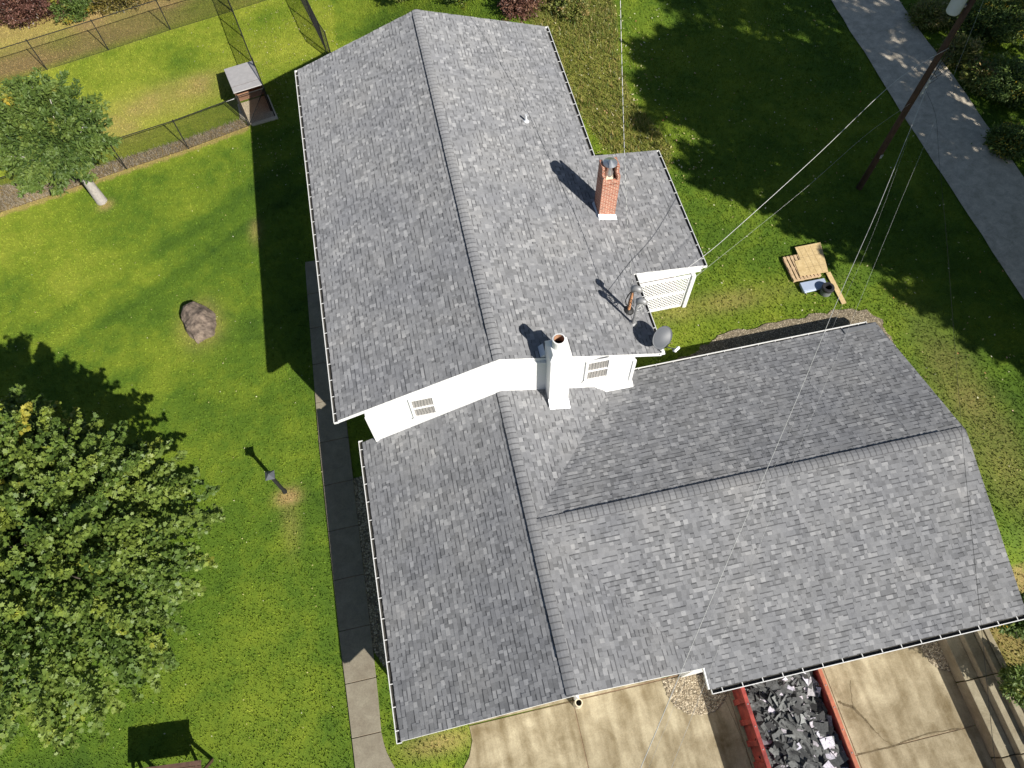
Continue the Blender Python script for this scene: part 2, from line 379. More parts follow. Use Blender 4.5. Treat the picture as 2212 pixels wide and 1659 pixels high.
def ragged(P, amp, seed):
    r = random.Random(seed); out = []
    for i in range(len(P)):
        a, c = P[i], P[(i + 1) % len(P)]; n = max(1, int(math.hypot(c[0] - a[0], c[1] - a[1]) / .25))
        for k in range(n):
            t = k / n; out.append((a[0] + (c[0] - a[0]) * t + r.uniform(-amp, amp), a[1] + (c[1] - a[1]) * t + r.uniform(-amp, amp)))
    return out
weed_poly = [(4.9, 24), (6.1, 19), (6.2, 15.5), (7.0, 11.8), (7.8, 10.3), (9.4, 9.9), (9.9, 11.2), (9.0, 14.5), (9.2, 17), (10.0, 20.2), (10.3, 24)]
pad_poly = [(-9.6, 21.6), (-8.0, 21.95), (-7.6, 20.1), (-8.9, 19.9), (-9.5, 20.6)]
strip_poly = [(-9.1, 19.96), (-12.13, 19.1), (-15.14, 18.42), (-18.1, 17.67), (-21.05, 17.0), (-30, 14.8), (-30, 16.8), (-21.25, 18.75), (-18.68, 18.5), (-15.41, 19.15), (-12.37, 19.75), (-9.45, 20.5)]
gback_poly = ragged(gback_poly, .09, 5)
house_polys = [[(-4.7, -9.4), (13.7, -9.4), (13.7, .1), (5, .1), (5, 16.8), (-4.7, 16.8)]]
def dry(x, y):
    d = np.zeros(np.shape(x))
    def spot(cx, cy, rx, ry, a, s, rot=0):
        nonlocal d
        dx, dy = x - cx, y - cy; c, q = math.cos(rot), math.sin(rot)
        X = (dx * c + dy * q) / rx; Y = (-dx * q + dy * c) / ry
        d = np.maximum(d, s * np.exp(-(X * X + Y * Y) ** 1.2 * .9) * (.6 + .8 * vnoise(x, y, .9, a)))
    spot(-13.2, 22.9, 3.2, 1.2, 1, .55, .25); spot(-12.0, 23.6, 1.6, .8, 2, .6, .2); spot(-15.6, 21.6, 1.6, 1.2, 3, .5)
    spot(-8.55, -.25, .45, .35, 4, .95); spot(-8.5, -1.2, .35, 1.1, 5, .22); spot(-16.1, 16.3, .35, .3, 6, .6)
    spot(-11.65, 8.4, .85, 1.05, 7, .55); spot(-9.1, 13.0, .3, .7, 8, .4)
    spot(-4.3, -9.8, 1.2, .35, 9, .45); spot(16.3, -3.5, 1.0, 3.5, 10, .35); spot(8, 2.9, 4, .5, 11, .35)
    # beyond the back fence the ground is dry
    t = y - (26.2 + (x + 22) * .247); d = np.maximum(d, sstep((t + .3) / 1.2) * (.4 + .6 * vnoise(x, y, 1.5, 12)) * (x < -6) * (.3 + .7 * np.maximum(sstep((-x - 11) / 6), sstep((t - 1.2) / 1.5))))
    # straw border by the near chain-link fence
    d = np.maximum(d, .95 * inpoly(x, y, strip_poly)); d = np.maximum(d, .6 * inpoly(x, y, [(a + .15, b - .25) for a, b in strip_poly]))
    d = np.maximum(d, .3 * inpoly(x, y, weed_poly))
    d = np.maximum(d, ((x > 13.9) & (y < -9.3 + vnoise(x, y, .8, 15))) * (.25 + .6 * vnoise(x, y, 1.1, 16)))
    return np.clip(d, 0, 1)
def lush(x, y):
    l = (vnoise(x, y, 2.6, 20) - .5) * .55
    # bright fenced plots, darker curving mower tracks, duller front of the lawn
    l = l + .32 * sstep((y - 17 - (x + 16) * .2) / 1.5) * (x < -4) + .22 * sstep((y - 5) / 6) * sstep((-x - 14) / 5)
    for a, b, c0, ww in ((.62, 21.3, .3, .55), (.62, 19.3, .22, .4), (.3, 10.8, .2, .5)):
        t = (y - (a * x + b)) / ww; l = l - c0 * np.exp(-t * t) * (x < -6.5) * (y < 17 + (x + 16) * .2)
    t = (x + 7.7) / .5; l = l - .1 * np.exp(-t * t)
    l = l - .17 * sstep((-y + 3) / 6) * (x < -6) - .02 * ((x > 7) & (y < 24)) - .05 * (x > 5) + .0
    return l
# ------------------------------------------------------------------ ground
def grid(name, gx, gy, zf, mat, mask=None):
    X, Y = np.meshgrid(gx, gy, indexing='ij'); nx, ny = X.shape
    V = np.stack([X, Y, zf(X, Y)], -1).reshape(-1, 3)
    i = np.arange(nx - 1)[:, None] * ny + np.arange(ny - 1)[None, :]
    F = np.stack([i, i + ny, i + ny + 1, i + 1], -1).reshape(-1, 4)
    me = bpy.data.meshes.new(name); me.vertices.add(len(V)); me.vertices.foreach_set('co', V.ravel())
    me.loops.add(F.size); me.loops.foreach_set('vertex_index', F.ravel().astype(np.int32))
    me.polygons.add(len(F)); me.polygons.foreach_set('loop_start', np.arange(0, F.size, 4, dtype=np.int32))
    me.polygons.foreach_set('use_smooth', [True] * len(F))
    me.materials.append(mat)
    for nm, fn in (('dry', dry), ('lush', lush)):
        a = me.attributes.new(nm, 'FLOAT', 'POINT'); a.data.foreach_set('value', np.asarray(fn(V[:, 0], V[:, 1]), float))
    me.update(calc_edges=True)
    o = bpy.data.objects.new(name, me); COL.objects.link(o); return o
gx = np.concatenate([[-400, -200, -100, -60], np.arange(-34, 36.01, .2), [60, 100, 200, 400]])
gy = np.concatenate([[-400, -200, -100, -50], np.arange(-20, 44.01, .2), [60, 100, 200, 400]])
tag(grid('ground', gx, gy, h, M['lawn']), kind='structure')
# concrete walk slabs with tooled joints, as one path
b = MB()
def interp(P, y): 
    ys = [q[1] for q in P][::-1]; xs = [q[0] for q in P][::-1]; return float(np.interp(y, ys, xs))
jy = [10.7, 8.9, 7.1, 5.3, 3.5, 1.7, -.12, -1.95, -3.8, -5.6, -7.35, -9.05, -10.9, -12.8, -16]
for a, c in zip(jy, jy[1:]):
    ys = np.linspace(a - .012, c + .012, 7)
    b.prism([(interp(WALK_L, y), y) for y in ys] + [(interp(WALK_R, y), y) for y in ys[::-1]], -.1, .07)
b.box(-6.9, -15.9, -.1, -6.1, 10.6, .045, mi=1)
tag(b.build('path', [M['walk'], M['dirt']], bevel=.012), kind='structure')
# driveway slabs
b = MB()
JX = [-5.3, .2, 5.3, 8.75, 12.9]
JXv = lambda k, y: {1: .31 + (y + 9.5) * .1, 2: 5.42, 3: 8.78}[k]
def clipx(P, x, keep_left):
    out = []
    for i in range(len(P)):
        p, q = P[i], P[(i + 1) % len(P)]; ip = (p[0] <= x) == keep_left; iq = (q[0] <= x) == keep_left
        if ip: out.append(p)
        if ip != iq:
            t = (x - p[0]) / (q[0] - p[0]); out.append((x, p[1] + t * (q[1] - p[1])))
    return out
def clipy(P, y, keep_low):
    return [(q[1], q[0]) for q in clipx([(p[1], p[0]) for p in P], y, keep_low)]
dp = [(12.9, -9.48), (12.9, -17.0)] + drive_left[::-1]
xs = [-6, .3, 5.42, 8.78, 13]; 
for a, c in zip(xs, xs[1:]):
    for y0, y1 in ((-17.1, -12.95), (-12.95, -9.4)) if a > 5 else ((-17.1, -9.4),):
        P = clipx(clipx(dp, a + .012, False), c - .012, True); P = clipy(clipy(P, y0 + .012, False), y1 - .012, True)
        if len(P) > 2: b.prism(P, -.1, .03)
# apron along the wall
for a, c in ((-3.2, .29), (.31, 3.38)): b.box(a, -9.455, -.1, c, -9.3, .05)
tag(b.build('driveway', [M['drive']], bevel=.01), kind='structure')
b = MB(); rc_ = random.Random(6)
def crack(P, w):
    Q = []
    for a, c in zip(P, P[1:]):
        for k in range(5): Q.append((a[0] + (c[0] - a[0]) * k / 5 + rc_.uniform(-.02, .02), a[1] + (c[1] - a[1]) * k / 5 + rc_.uniform(-.02, .02)))
    Q.append(P[-1])
    for i, (p, q) in enumerate(zip(Q, Q[1:])):
        dx, dy = q[0] - p[0], q[1] - p[1]; L = math.hypot(dx, dy); nx, ny = -dy / L, dx / L; w0, w1 = w * rc_.uniform(.5, 1.6), w * rc_.uniform(.5, 1.6)
        b.poly([(p[0] + nx * w0, p[1] + ny * w0, .034), (p[0] - nx * w0, p[1] - ny * w0, .034), (q[0] - nx * w1, q[1] - ny * w1, .034), (q[0] + nx * w1, q[1] + ny * w1, .034)])
def z8(*q): return [tuple(un((1650 + x * .4114) / 1.1573, (1500 + y * .4114) / 1.1573, .03)[:2]) for x, y in q]
crack(z8((1155, 490), (1162, 560), (1172, 650)), .008); crack(z8((1080, 620), (1172, 650), (1240, 720), (1300, 790)), .035)
crack(z8((1300, 790), (1360, 850), (1420, 890)), .01); crack(z8((1200, 940), (1420, 885), (1640, 810), (1830, 782)), .018); crack(z8((370, 560), (450, 720), (520, 900), (560, 1020)), .006)
tag(b.build('driveway_crack', plain('crack_moss', (.13, .1, .055), .95, .4, 20)), kind='structure')
# joint dirt under slabs
b = MB(); b.prism([(x, y) for x, y in [(12.85, -9.35), (12.85, -16.9)] + [(a + .06, c) for a, c in drive_left[::-1]]], -.1, .012)
tag(b.build('driveway_base', M['dirt']), kind='structure')
# road draped on the upper ground
b = MB(); ys = np.arange(-30, 60, .8)
for y0, y1 in zip(ys, ys[1:]):
    def edge(P, y, s): return float(np.interp(y, [q[1] for q in P][::-1], [q[0] for q in P][::-1])) + (float(vnoise(y, s, .7)) - .5) * .1
    x0, x1, x2, x3 = edge(road_L, y0, 1), edge(road_R, y0, 9), edge(road_R, y1, 9), edge(road_L, y1, 1)
    b.poly([(x0, y0, HT + .045), (x1, y0, HT + .045), (x2, y1, HT + .045), (x3, y1, HT + .045)])
tag(b.build('road', M['asphalt']), kind='structure')
# gravel beds: dark base sheet + loose stones
b = MB()
b.prism(isl_poly, -.05, .052); b.prism(isl2_poly, -.05, .052); b.prism(bed_poly, -.05, .03)
b.prism(gback_poly, HT - .1, HT + .035)
tag(b.build('gravel_bed', M['gravel']), kind='structure')
def scatter(P, n, seed):
    r = np.random.default_rng(seed); A = np.array([q[:2] for q in P]); lo, hi = A.min(0), A.max(0)
    q = r.uniform(lo, hi, (n, 2)); return q[inpoly(q[:, 0], q[:, 1], P)]
def stones(P, dens, s0, s1, z, seed, name, label):
    A = np.array(P); area = np.prod(A.max(0) - A.min(0)); q = scatter(P, int(area * dens), seed); n = len(q); r = np.random.default_rng(seed)
    s = r.uniform(s0, s1, n); V = []; 
    a = r.uniform(0, 6.28, n)
    base = np.array([(1, 0, 0), (.3, .8, 0), (-.8, .5, 0), (-.7, -.6, 0), (.4, -.85, 0), (0, 0, .55)])
    jit = r.uniform(.65, 1.3, (n, 6, 3)); pts = base[None] * jit * s[:, None, None]
    ca, sa = np.cos(a)[:, None], np.sin(a)[:, None]
    X = pts[..., 0] * ca - pts[..., 1] * sa + q[:, :1]; Y = pts[..., 0] * sa + pts[..., 1] * ca + q[:, 1:]; Z = pts[..., 2] + z
    pts = np.stack([X, Y, Z], -1)
    tri = np.array([(0, 1, 5), (1, 2, 5), (2, 3, 5), (3, 4, 5), (4, 0, 5)])
    V = pts[:, tri].reshape(-1, 3)
    t = np.repeat(np.clip(r.normal(.5, .28, n), 0, 1), 5)
    return tag(npmesh(name, V, 3, t, M['stone']), label, 'gravel', kind='stuff')
stones(isl_poly, 900, .02, .05, .05, 1, 'gravel', 'tan river gravel in the half-round island at the garage corner')
stones(isl2_poly, 900, .02, .045, .05, 2, 'gravel', 'small patch of gravel at the foot of the stepped retaining wall')
stones(bed_poly, 400, .02, .05, .03, 3, 'gravel', 'dark shaded gravel between the walk and the left wing wall')
stones(gback_poly, 800, .015, .035, HT + .03, 4, 'gravel', 'fine tan gravel curving behind the garage roof')

# ------------------------------------------------------------------ house
house = thing('house', (0, 0, 0), 'white sided house with grey shingled roofs on two levels and two chimneys', 'house')
H1, L1, EA, EB, SL, SR = 6.959, 16.945, 5.41, 5.525, .352, .321
H2, YF, YB, XE = 4.999, -9.598, -4.757, 14.04
SAl, SAr, SBr, SBf = .415, .348, .293, .296
YR, YFE, XS = .354, -10.19, 4.06
def clip_convex(poly, clip):
    out = poly
    n = len(clip)
    ar = sum(clip[i][0] * clip[(i + 1) % n][1] - clip[(i + 1) % n][0] * clip[i][1] for i in range(n))
    if ar < 0: clip = clip[::-1]
    for i in range(n):
        a, c = clip[i], clip[(i + 1) % n]; inp = out; out = []
        if not inp: return []
        sd = lambda p: (c[0] - a[0]) * (p[1] - a[1]) - (c[1] - a[1]) * (p[0] - a[0])
        for j in range(len(inp)):
            p, q = inp[j], inp[(j + 1) % len(inp)]; sp, sq = sd(p), sd(q)
            if sp >= 0: out.append(p)
            if (sp >= 0) != (sq >= 0):
                t = sp / (sp - sq); out.append(tuple(p[k] + t * (q[k] - p[k]) for k in range(len(p))))
    return out
EXP = .143
def shingles(mb, zfun, axis, up, e0, polys, seed):
    """plane z=zfun(x,y); courses run along `axis` ('x' or 'y'); up=+1/-1: upslope sign on the other axis;
    e0: coordinate of the eave; polys: convex plan polygons"""
    r = random.Random(seed)
    P = [q for pl in polys for q in pl]
    ai, bi = (0, 1) if axis == 'x' else (1, 0)
    u0, u1 = min(q[ai] for q in P), max(q[ai] for q in P)
    d1 = max(abs(q[bi] - e0) for q in P)
    za = zfun(0, 0); sl_ = abs(zfun(*((1, 0) if bi == 0 else (0, 1))) - za); cs = 1 / math.hypot(1, sl_)
    step = EXP * cs; nrow = int(d1 / step) + 1
    nx = -(zfun(1, 0) - za) * cs; ny = -(zfun(0, 1) - za) * cs; nz = cs
    def P3(u, s, hh):
        x, y = (u, e0 + up * s) if axis == 'x' else (e0 + up * s, u)
        return (x + nx * hh, y + ny * hh, zfun(x, y) + nz * hh)
    def emit(quad, tone):          # quad of (u,s,h)
        for pl in polys:
            cp = [((q[ai]), (q[bi] - e0) * up) for q in pl]
            c = clip_convex(quad, cp)
            if len(c) > 2: mb.poly([P3(*q) for q in c], tone)
    for k in range(-1, nrow + 1):
        s0 = k * step; s1 = s0 + step
        u = u0 - r.random() * .2
        rowt = r.gauss(0, .02)
        prev = 0
        while u < u1:
            wd = r.choice((.09, .11, .12, .14, .16, .2)) * r.uniform(.85, 1.15); ue = u + wd
            raised = r.random() < .5
            x = r.random()
            tone = (r.uniform(.72, .95) if x < .15 else r.uniform(.5, .6) if x < .5 else r.uniform(.4, .5) if x < .8 else r.uniform(.24, .33)) + rowt
            hh = .011 if raised else .003
            sj = s0 + r.uniform(-.004, .004)
            # exposed tab and the printed dark band under the next course
            bw = 0 if raised or r.random() < .12 else step * r.uniform(.2, .3)
            emit([(u, sj, hh), (ue, sj, hh), (ue, s1 - bw, hh * .45), (u, s1 - bw, hh * .45)], tone)
            if bw: emit([(u, s1 - bw, hh * .45), (ue, s1 - bw, hh * .45), (ue, s1 + .004, hh * .3), (u, s1 + .004, hh * .3)], max(.05, min(tone, .46) - .33))
            e = 1e-4
            emit([(u, sj, hh), (u, sj + e, -.004), (ue, sj + e, -.004), (ue, sj, hh)], max(.05, tone - (.16 if raised else .0)))
            if raised:
                emit([(u, sj, hh), (u + e, s1, hh * .4), (u + e, s1, 0), (u, sj, 0)], max(.05, tone - .2)); emit([(ue, sj, hh), (ue - e, sj, 0), (ue - e, s1, 0), (ue, s1, hh * .4)], max(.05, tone - .2))
            u = ue
def roof(name, mb, label=None):
    o = mb.build(name, [M['shingle'], M['white'], M['dwood']], house, fix=False)
    if label: o['label'] = label
    return o
def deck(mb, poly, zf, th=.14):   # solid under the shingles, white edges
    n = len(poly); k = len(mb.v)
    mb.v += [(x, y, zf(x, y) - .006) for x, y in poly] + [(x, y, zf(x, y) - th) for x, y in poly]
    mb.f.append(tuple(range(k, k + n))); mb.f.append(tuple(range(k + 2 * n - 1, k + n - 1, -1)))
    mb.t += [.1, .5]; mb.m += [0, 1]
    for i in range(n):
        mb.f.append((k + i, k + n + i, k + n + (i + 1) % n, k + (i + 1) % n)); mb.t.append(.5); mb.m.append(1)
zML = lambda x, y: H1 + SL * x
zMR = lambda x, y: H1 - SR * x
zAL = lambda x, y: H2 + SAl * x
zAR = lambda x, y: H2 - SAr * x
zBR = lambda x, y: H2 - SBr * (y - YB)
zBF = lambda x, y: H2 + SBf * (y - YB)
PB = (zMR(EB, 0) - 4.862) / (8.191 - EB)
zPO = lambda x, y: zMR(EB, 0) - PB * (x - EB)
R4 = lambda x0, y0, x1, y1: [(x0, y0), (x1, y0), (x1, y1), (x0, y1)]
b = MB()
deck(b, R4(-EA, 0, 0, L1), zML); deck(b, R4(0, 0, EB, L1), zMR)
shingles(b, zML, 'y', 1, -EA, [R4(-EA - .02, -.02, 0, L1 + .02)], 1)
shingles(b, zMR, 'y', -1, EB, [R4(0, -.02, EB + .0, L1 + .02)], 2)
main_roof = roof('main_roof', b)
b = MB(); deck(b, R4(EB + .002, 3.332, 8.191, 9.074), zPO)
shingles(b, zPO, 'y', -1, 8.191, [R4(EB, 3.31, 8.21, 9.09)], 3)
porch_roof = roof('porch_roof', b)
b = MB(); yw = -.122
deck(b, R4(-5.042, YF, 0, .03), zAL); 
deck(b, [(0, YB), (0, YF), (XS, YF)], zAR); deck(b, [(0, YB), (3.9, yw), (0, yw)], zAR)
shingles(b, zAL, 'y', 1, -5.042, [R4(-5.06, YF - .02, 0, yw), R4(-5.06, yw, -4.52, .03)], 4)
shingles(b, zAR, 'y', -1, 6.0, [[(0, YB), (0, YF - .02), (XS, YF - .02)]], 5)
shingles(b, zAR, 'y', -1, 6.0, [[(0, YB), (3.9, yw), (0, yw)]], 6)
wing_roof = roof('wing_roof', b)
b = MB()
deck(b, [(0, YB), (XS, YF), (XS, YB)], zBF); deck(b, R4(XS, YFE, XE, YB), zBF)
deck(b, [(0, YB), (4.55, YB), (4.55, yw), (3.9, yw)], zBR); deck(b, R4(4.55, YB, XE, YR), zBR)
shingles(b, zBF, 'x', 1, YFE, [[(0, YB), (XS, YF - .02), (XS, YB)], R4(XS, YFE - .02, XE + .02, YB)], 7)
shingles(b, zBR, 'x', -1, YR, [[(0, YB), (4.55, YB), (4.55, yw), (3.9, yw)], R4(4.55, YB, XE + .02, YR + .02)], 8)
garage_roof = roof('garage_roof', b)
# ridge caps: overlapping bent pieces over a low ridge vent
def ridge(p0, p1, sa, sb, parent, lift0, lift1, seed):
    r = random.Random(seed); b = MB(); p0 = np.array(p0, float); p1 = np.array(p1, float); L = np.linalg.norm(p1 - p0); d = (p1 - p0) / L
    side = np.array([-d[1], d[0], 0]); n = int(L / .19)
    W = .16; cs = [-1, -.66, -.33, -.1, .1, .33, .66, 1]
    def prof(t, lift):
        s = abs(t) * W * (sa if t < 0 else sb); rnd_ = .02 * max(0, 1 - abs(t) * 3) ** 1.2
        return -s - rnd_ + lift
    for k in range(n):
        a = k * L / n; c = (k + 1) * L / n + .012; mid = (a + c) / 2
        lf = .05 if lift0 < mid < L - lift1 else .024
        tn = r.uniform(.4, .48) + (.16 if r.random() < .12 else 0)
        sk = r.uniform(-.004, .004)
        for i in range(len(cs) - 1):
            q = []
            for (s_, e_) in ((a, lf + .014), (c, lf)):
                for t in (cs[i], cs[i + 1]) if s_ == a else (cs[i + 1], cs[i]):
                    q.append(p0 + d * s_ + side * (t * W + sk) + np.array([0, 0, prof(t, e_)]))
            b.poly(q, tn)
            f0, f1 = p0 + d * a + side * cs[i] * W + np.array([0, 0, prof(cs[i], lf + .014)]), p0 + d * a + side * cs[i + 1] * W + np.array([0, 0, prof(cs[i + 1], lf + .014)])
            b.poly([f0, f1, f1 - (0, 0, .022), f0 - (0, 0, .022)], .06)
            b.poly([q_ + d * (-.001) for q_ in (q[0], q[1])] + [q[1] + d * .03 + (0, 0, .0006), q[0] + d * .03 + (0, 0, .0006)], .14)
        for t in (-1, 1):
            e0 = p0 + d * a + side * (t * W) + np.array([0, 0, prof(t, lf + .014)]); e1 = p0 + d * c + side * (t * W) + np.array([0, 0, prof(t, lf)])
            b.poly([e0, e1, e1 - (0, 0, lf), e0 - (0, 0, lf + .014)], .0)
    return b.build('ridge_cap', M['shingle'], parent, fix=False)
ridge((0, L1, H1), (0, -.01, H1), SR, SL, main_roof, .4, .9, 1)
ridge((0, YF, H2), (0, -.14, H2), SAl, SAr, wing_roof, 1.0, 1.2, 2)
ridge((XE, YB, H2), (.1, YB, H2), SBf, SBr, garage_roof, .8, .9, 3)
# gutters: white outer lip, dark bottom and back, hangers
def gutter(p0, p1, out, parent, W=.11, ret0=True, ret1=True):
    b = MB(); p0 = np.array(p0, float); p1 = np.array(p1, float); d = p1 - p0; L = np.linalg.norm(d); d /= L; out = np.array(out, float)
    z = np.array((0, 0, 1.))
    o0 = p0 + out * .01
    b.obox((o0 + p1 + out * .01) / 2 + out * (W + .012) - z * .045, d * L / 2, out * .011, z * .055)
    b.obox((p0 + p1) / 2 + out * (W / 2 + .01) - z * .08, d * L / 2, out * W / 2, z * .012, mi=1)
    b.obox((p0 + p1) / 2 + out * .004 - z * .06, d * L / 2, out * .004, z * .05, mi=1)
    for e, s in ((p0, -1), (p1, 1)):
        b.obox(e + out * (W / 2 + .01) + d * s * .008 - z * .045, d * .01, out * (W / 2 + .02), z * .055)
    n = max(2, int(L / .62))
    for i in range(n):
        c = p0 + d * (L * (i + .5) / n)
        b.obox(c + out * (W / 2 + .01) - z * .0, d * .012, out * (W / 2), z * .004)
    return b.build('gutter', [M['gutter_white'], M['gutter_dark']], parent)
ze = zML(-EA, 0) - .02
gutter((-EA, -.05, ze), (-EA, L1, ze), (-1, 0, 0), main_roof)
ze = zMR(EB, 0) - .02
gutter((EB, 9.1, ze), (EB, L1, ze), (1, 0, 0), main_roof)
gutter((EB, .02, ze), (EB, 3.3, ze), (1, 0, 0), main_roof, .08)
gutter((8.191, 3.3, 4.84), (8.191, 9.07, 4.84), (1, 0, 0), porch_roof)
ze = zAL(-5.042, 0) - .02
gutter((-5.042, YF - .05, ze), (-5.042, .1, ze), (-1, 0, 0), wing_roof)
ze = zBR(0, YR) - .02; gutter((4.75, YR, ze), (XE - .3, YR, ze), (0, 1, 0), garage_roof, .08)
ze = zBF(0, YFE) - .02; gutter((XS + .05, YFE, ze), (XE, YFE, ze), (0, -1, 0), garage_roof, .12)
# rake boards
b = MB()
def rake(p0, p1, o, hgt=.16):
    p0 = np.array(p0, float); p1 = np.array(p1, float); o = np.array(o, float)
    b.obox((p0 + p1) / 2 + o * .012 - (0, 0, hgt / 2 + .012), (p1 - p0) / 2, o * .012, (0, 0, hgt / 2))
rake((-EA, 0, zML(-EA, 0)), (0, 0, H1), (0, -1, 0)); rake((0, 0, H1), (EB, 0, zMR(EB, 0)), (0, -1, 0))
rake((-EA, L1, zML(-EA, 0)), (0, L1, H1), (0, 1, 0)); rake((0, L1, H1), (EB, L1, zMR(EB, 0)), (0, 1, 0))
rake((EB, 3.332, zPO(EB, 0)), (8.191, 3.332, 4.862), (0, -1, 0), .2); rake((EB, 9.074, zPO(EB, 0)), (8.191, 9.074, 4.862), (0, 1, 0))
rake((-5.042, YF, zAL(-5.042, 0)), (0, YF, H2), (0, -1, 0)); rake((0, YF, H2), (XS, YF, zAR(XS, 0)), (0, -1, 0))
rake((XE, YFE, zBF(0, YFE)), (XE, YB, H2), (1, 0, 0)); rake((XE, YB, H2), (XE, YR, zBR(0, YR)), (1, 0, 0))
b.obox((XS - .02, (YF + YFE) / 2, zBF(0, -9.9) - .08), (.02, 0, 0), (0, .3, .085), (0, 0, .08))
b.each('rake_board', M['white'], house)
# walls
b = MB()
def gable(x0, x1, y0, y1, zl, zr, xr, hr, z0):
    P = [(x0, z0), (x1, z0), (x1, zr), (xr, hr), (x0, zl)]
    k = len(b.v); n = 5
    b.v += [(x, y0, z) for x, z in P] + [(x, y1, z) for x, z in P]
    b.f += [tuple(range(k, k + n)), tuple(range(k + 2 * n - 1, k + n - 1, -1))] + [(k + i, k + n + i, k + n + (i + 1) % n, k + (i + 1) % n) for i in range(n)]
    b.t += [.5] * 7; b.m += [0] * 7
gable(-4.5, 4.55, -.12, L1 - .25, zML(-4.5, 0) - .15, zMR(4.55, 0) - .15, 0, H1 - .15, -.1)
wl = b.build('wall', M['siding'], house)
b = MB(); gable(-4.45, 4.0, -9.32, -.13, zAL(-4.45, 0) - .15, zAR(4.0, 0) - .15, 0, H2 - .15, -.1)
b.build('wall', M['siding'], house)
b = MB()
P = [(-9.55, -.1), (.05, -.1), (.05, zBR(0, .05) - .16), (YB, H2 - .16), (-9.55, zBF(0, -9.55) - .16)]
k = len(b.v); b.v += [(4.02, y, z) for y, z in P] + [(13.68, y, z) for y, z in P]
b.f += [(4, 3, 2, 1, 0), (5, 6, 7, 8, 9)] + [(i, (i + 1) % 5, 5 + (i + 1) % 5, 5 + i) for i in range(5)]; b.t += [.5] * 7; b.m += [0] * 7
b.build('wall', M['siding'], house)
# garage doors under the front eave
for x0 in (6.0, 9.7):
    b = MB(); 
    for i in range(4): b.box(x0, -9.6, .05 + i * .53, x0 + 2.7, -9.555, .05 + i * .53 + .51)
    for j in range(4): b.box(x0 + .1 + j * .66, -9.615, 1.75, x0 + .6 + j * .66, -9.6, 2.05)
    b.build('garage_door', M['white'], house, bevel=.01)
# windows in the upper gable
def window(x0, x1, z0, z1, y=-.12):
    b = MB(); t = .09
    for a in ((x0 - t, z0 - t, x1 + t, z0), (x0 - t, z1, x1 + t, z1 + t), (x0 - t, z0, x0, z1), (x1, z0, x1 + t, z1), (x0, (z0 + z1) / 2 - .025, x1, (z0 + z1) / 2 + .025)):
        b.box(a[0], y - .06, a[1], a[2], y - .003, a[3])
    b.box(x0 - t - .03, y - .1, z0 - t - .04, x1 + t + .03, y - .003, z0 - t)
    wn = b.build('window', M['white'], house, bevel=.005)
    b = MB(); b.box(x0, y - .02, z0, x1, y - .004, z1); b.build('curtain', M['curtain'], wn)
    b = MB(); b.box(x0 + .001, y - .034, z0 + .001, x1 - .001, y - .029, z1 - .001); b.build('pane', M['glass'], wn)
window(-2.93, -2.27, 4.47, 5.64); window(2.92, 3.6, 4.64, 5.78)
# siding corner/step flashing at the wall foot
b = MB()
b.hull8([(2.5, -.3, zBR(0, -.3) + .02), (4.62, -.34, zBR(0, -.34) + .02), (4.62, -.125, zBR(0, -.12) + .02), (2.5, -.125, zBR(0, -.12) + .02), (2.5, -.3, zBR(0, -.3) + .035), (4.62, -.34, zBR(0, -.34) + .035), (4.62, -.125, zBR(0, -.12) + .22), (2.5, -.125, zBR(0, -.12) + .22)])
b.build('flashing', M['white'], house)
b = MB(); b.box(-4.53, -.16, 3.1, -4.42, -.1, 5.1); b.box(4.48, -.16, 3.3, 4.59, -.1, 5.3); b.each('corner_trim', M['white'], house)
# porch: lattice screen, posts, floor
ls = MB(); x0, x1, yl, z0, z1 = 4.6, 7.72, 3.1, HT + .02, 4.72
for a in ((x0, z0, x0 + .1, z1), (x1 - .1, z0, x1, z1)): ls.box(a[0], yl - .03, a[1], a[2], yl + .03, a[3])
zm = (z0 + z1) / 2 - .02
for a in ((z0, z0 + .12), (zm - .05, zm + .05), (z1 - .1, z1 + .02)): ls.box(x0 + .1, yl - .03, a[0], x1 - .1, yl + .03, a[1])
lat = ls.build('lattice_screen', M['white'], house)
b = MB()
for (za, zb) in ((z0 + .12, zm - .05), (zm + .05, z1 - .1)):
    hh = zb - za; s = -hh
    while s < (x1 - x0 - .2):
        for sg in (1, -1):
            a0 = x0 + .1 + s; t0 = max(0, -s); t1 = min(hh, (x1 - x0 - .2) - s)
            if t1 - t0 > .03:
                q0 = (a0 + t0, za + t0), (a0 + t1, za + t1)
                if sg < 0: q0 = tuple((x0 + x1 - q[0], q[1]) for q in q0)
                b.bar((q0[0][0], yl + .009 * sg, q0[0][1]), (q0[1][0], yl + .009 * sg, q0[1][1]), .045, .014, up=(1, 0, -1) if sg > 0 else (1, 0, 1)) if False else b.obox(((q0[0][0] + q0[1][0]) / 2, yl + .009 * sg, (q0[0][1] + q0[1][1]) / 2), ((q0[1][0] - q0[0][0]) / 2, 0, (q0[1][1] - q0[0][1]) / 2), (0, .007, 0), tuple(np.array((-(q0[1][1] - q0[0][1]), 0, q0[1][0] - q0[0][0])) / math.hypot(q0[1][0] - q0[0][0], q0[1][1] - q0[0][1]) * .018))
        s += .148
b.build('lattice', M['white'], lat)
b = MB(); b.box(4.56, 3.2, HT - .3, 7.8, 8.9, HT + .1); b.build('porch_floor', M['dwood'], house)
b = MB(); b.box(7.7, 3.0, HT - .1, 7.84, 3.14, 4.75); b.box(7.7, 8.75, HT - .1, 7.84, 8.89, 4.75); b.box(7.7, 5.9, HT - .1, 7.84, 6.04, 4.75); b.box(7.7, 3.14, 4.6, 7.84, 8.75, 4.72); b.each('porch_post', M['white'], house)
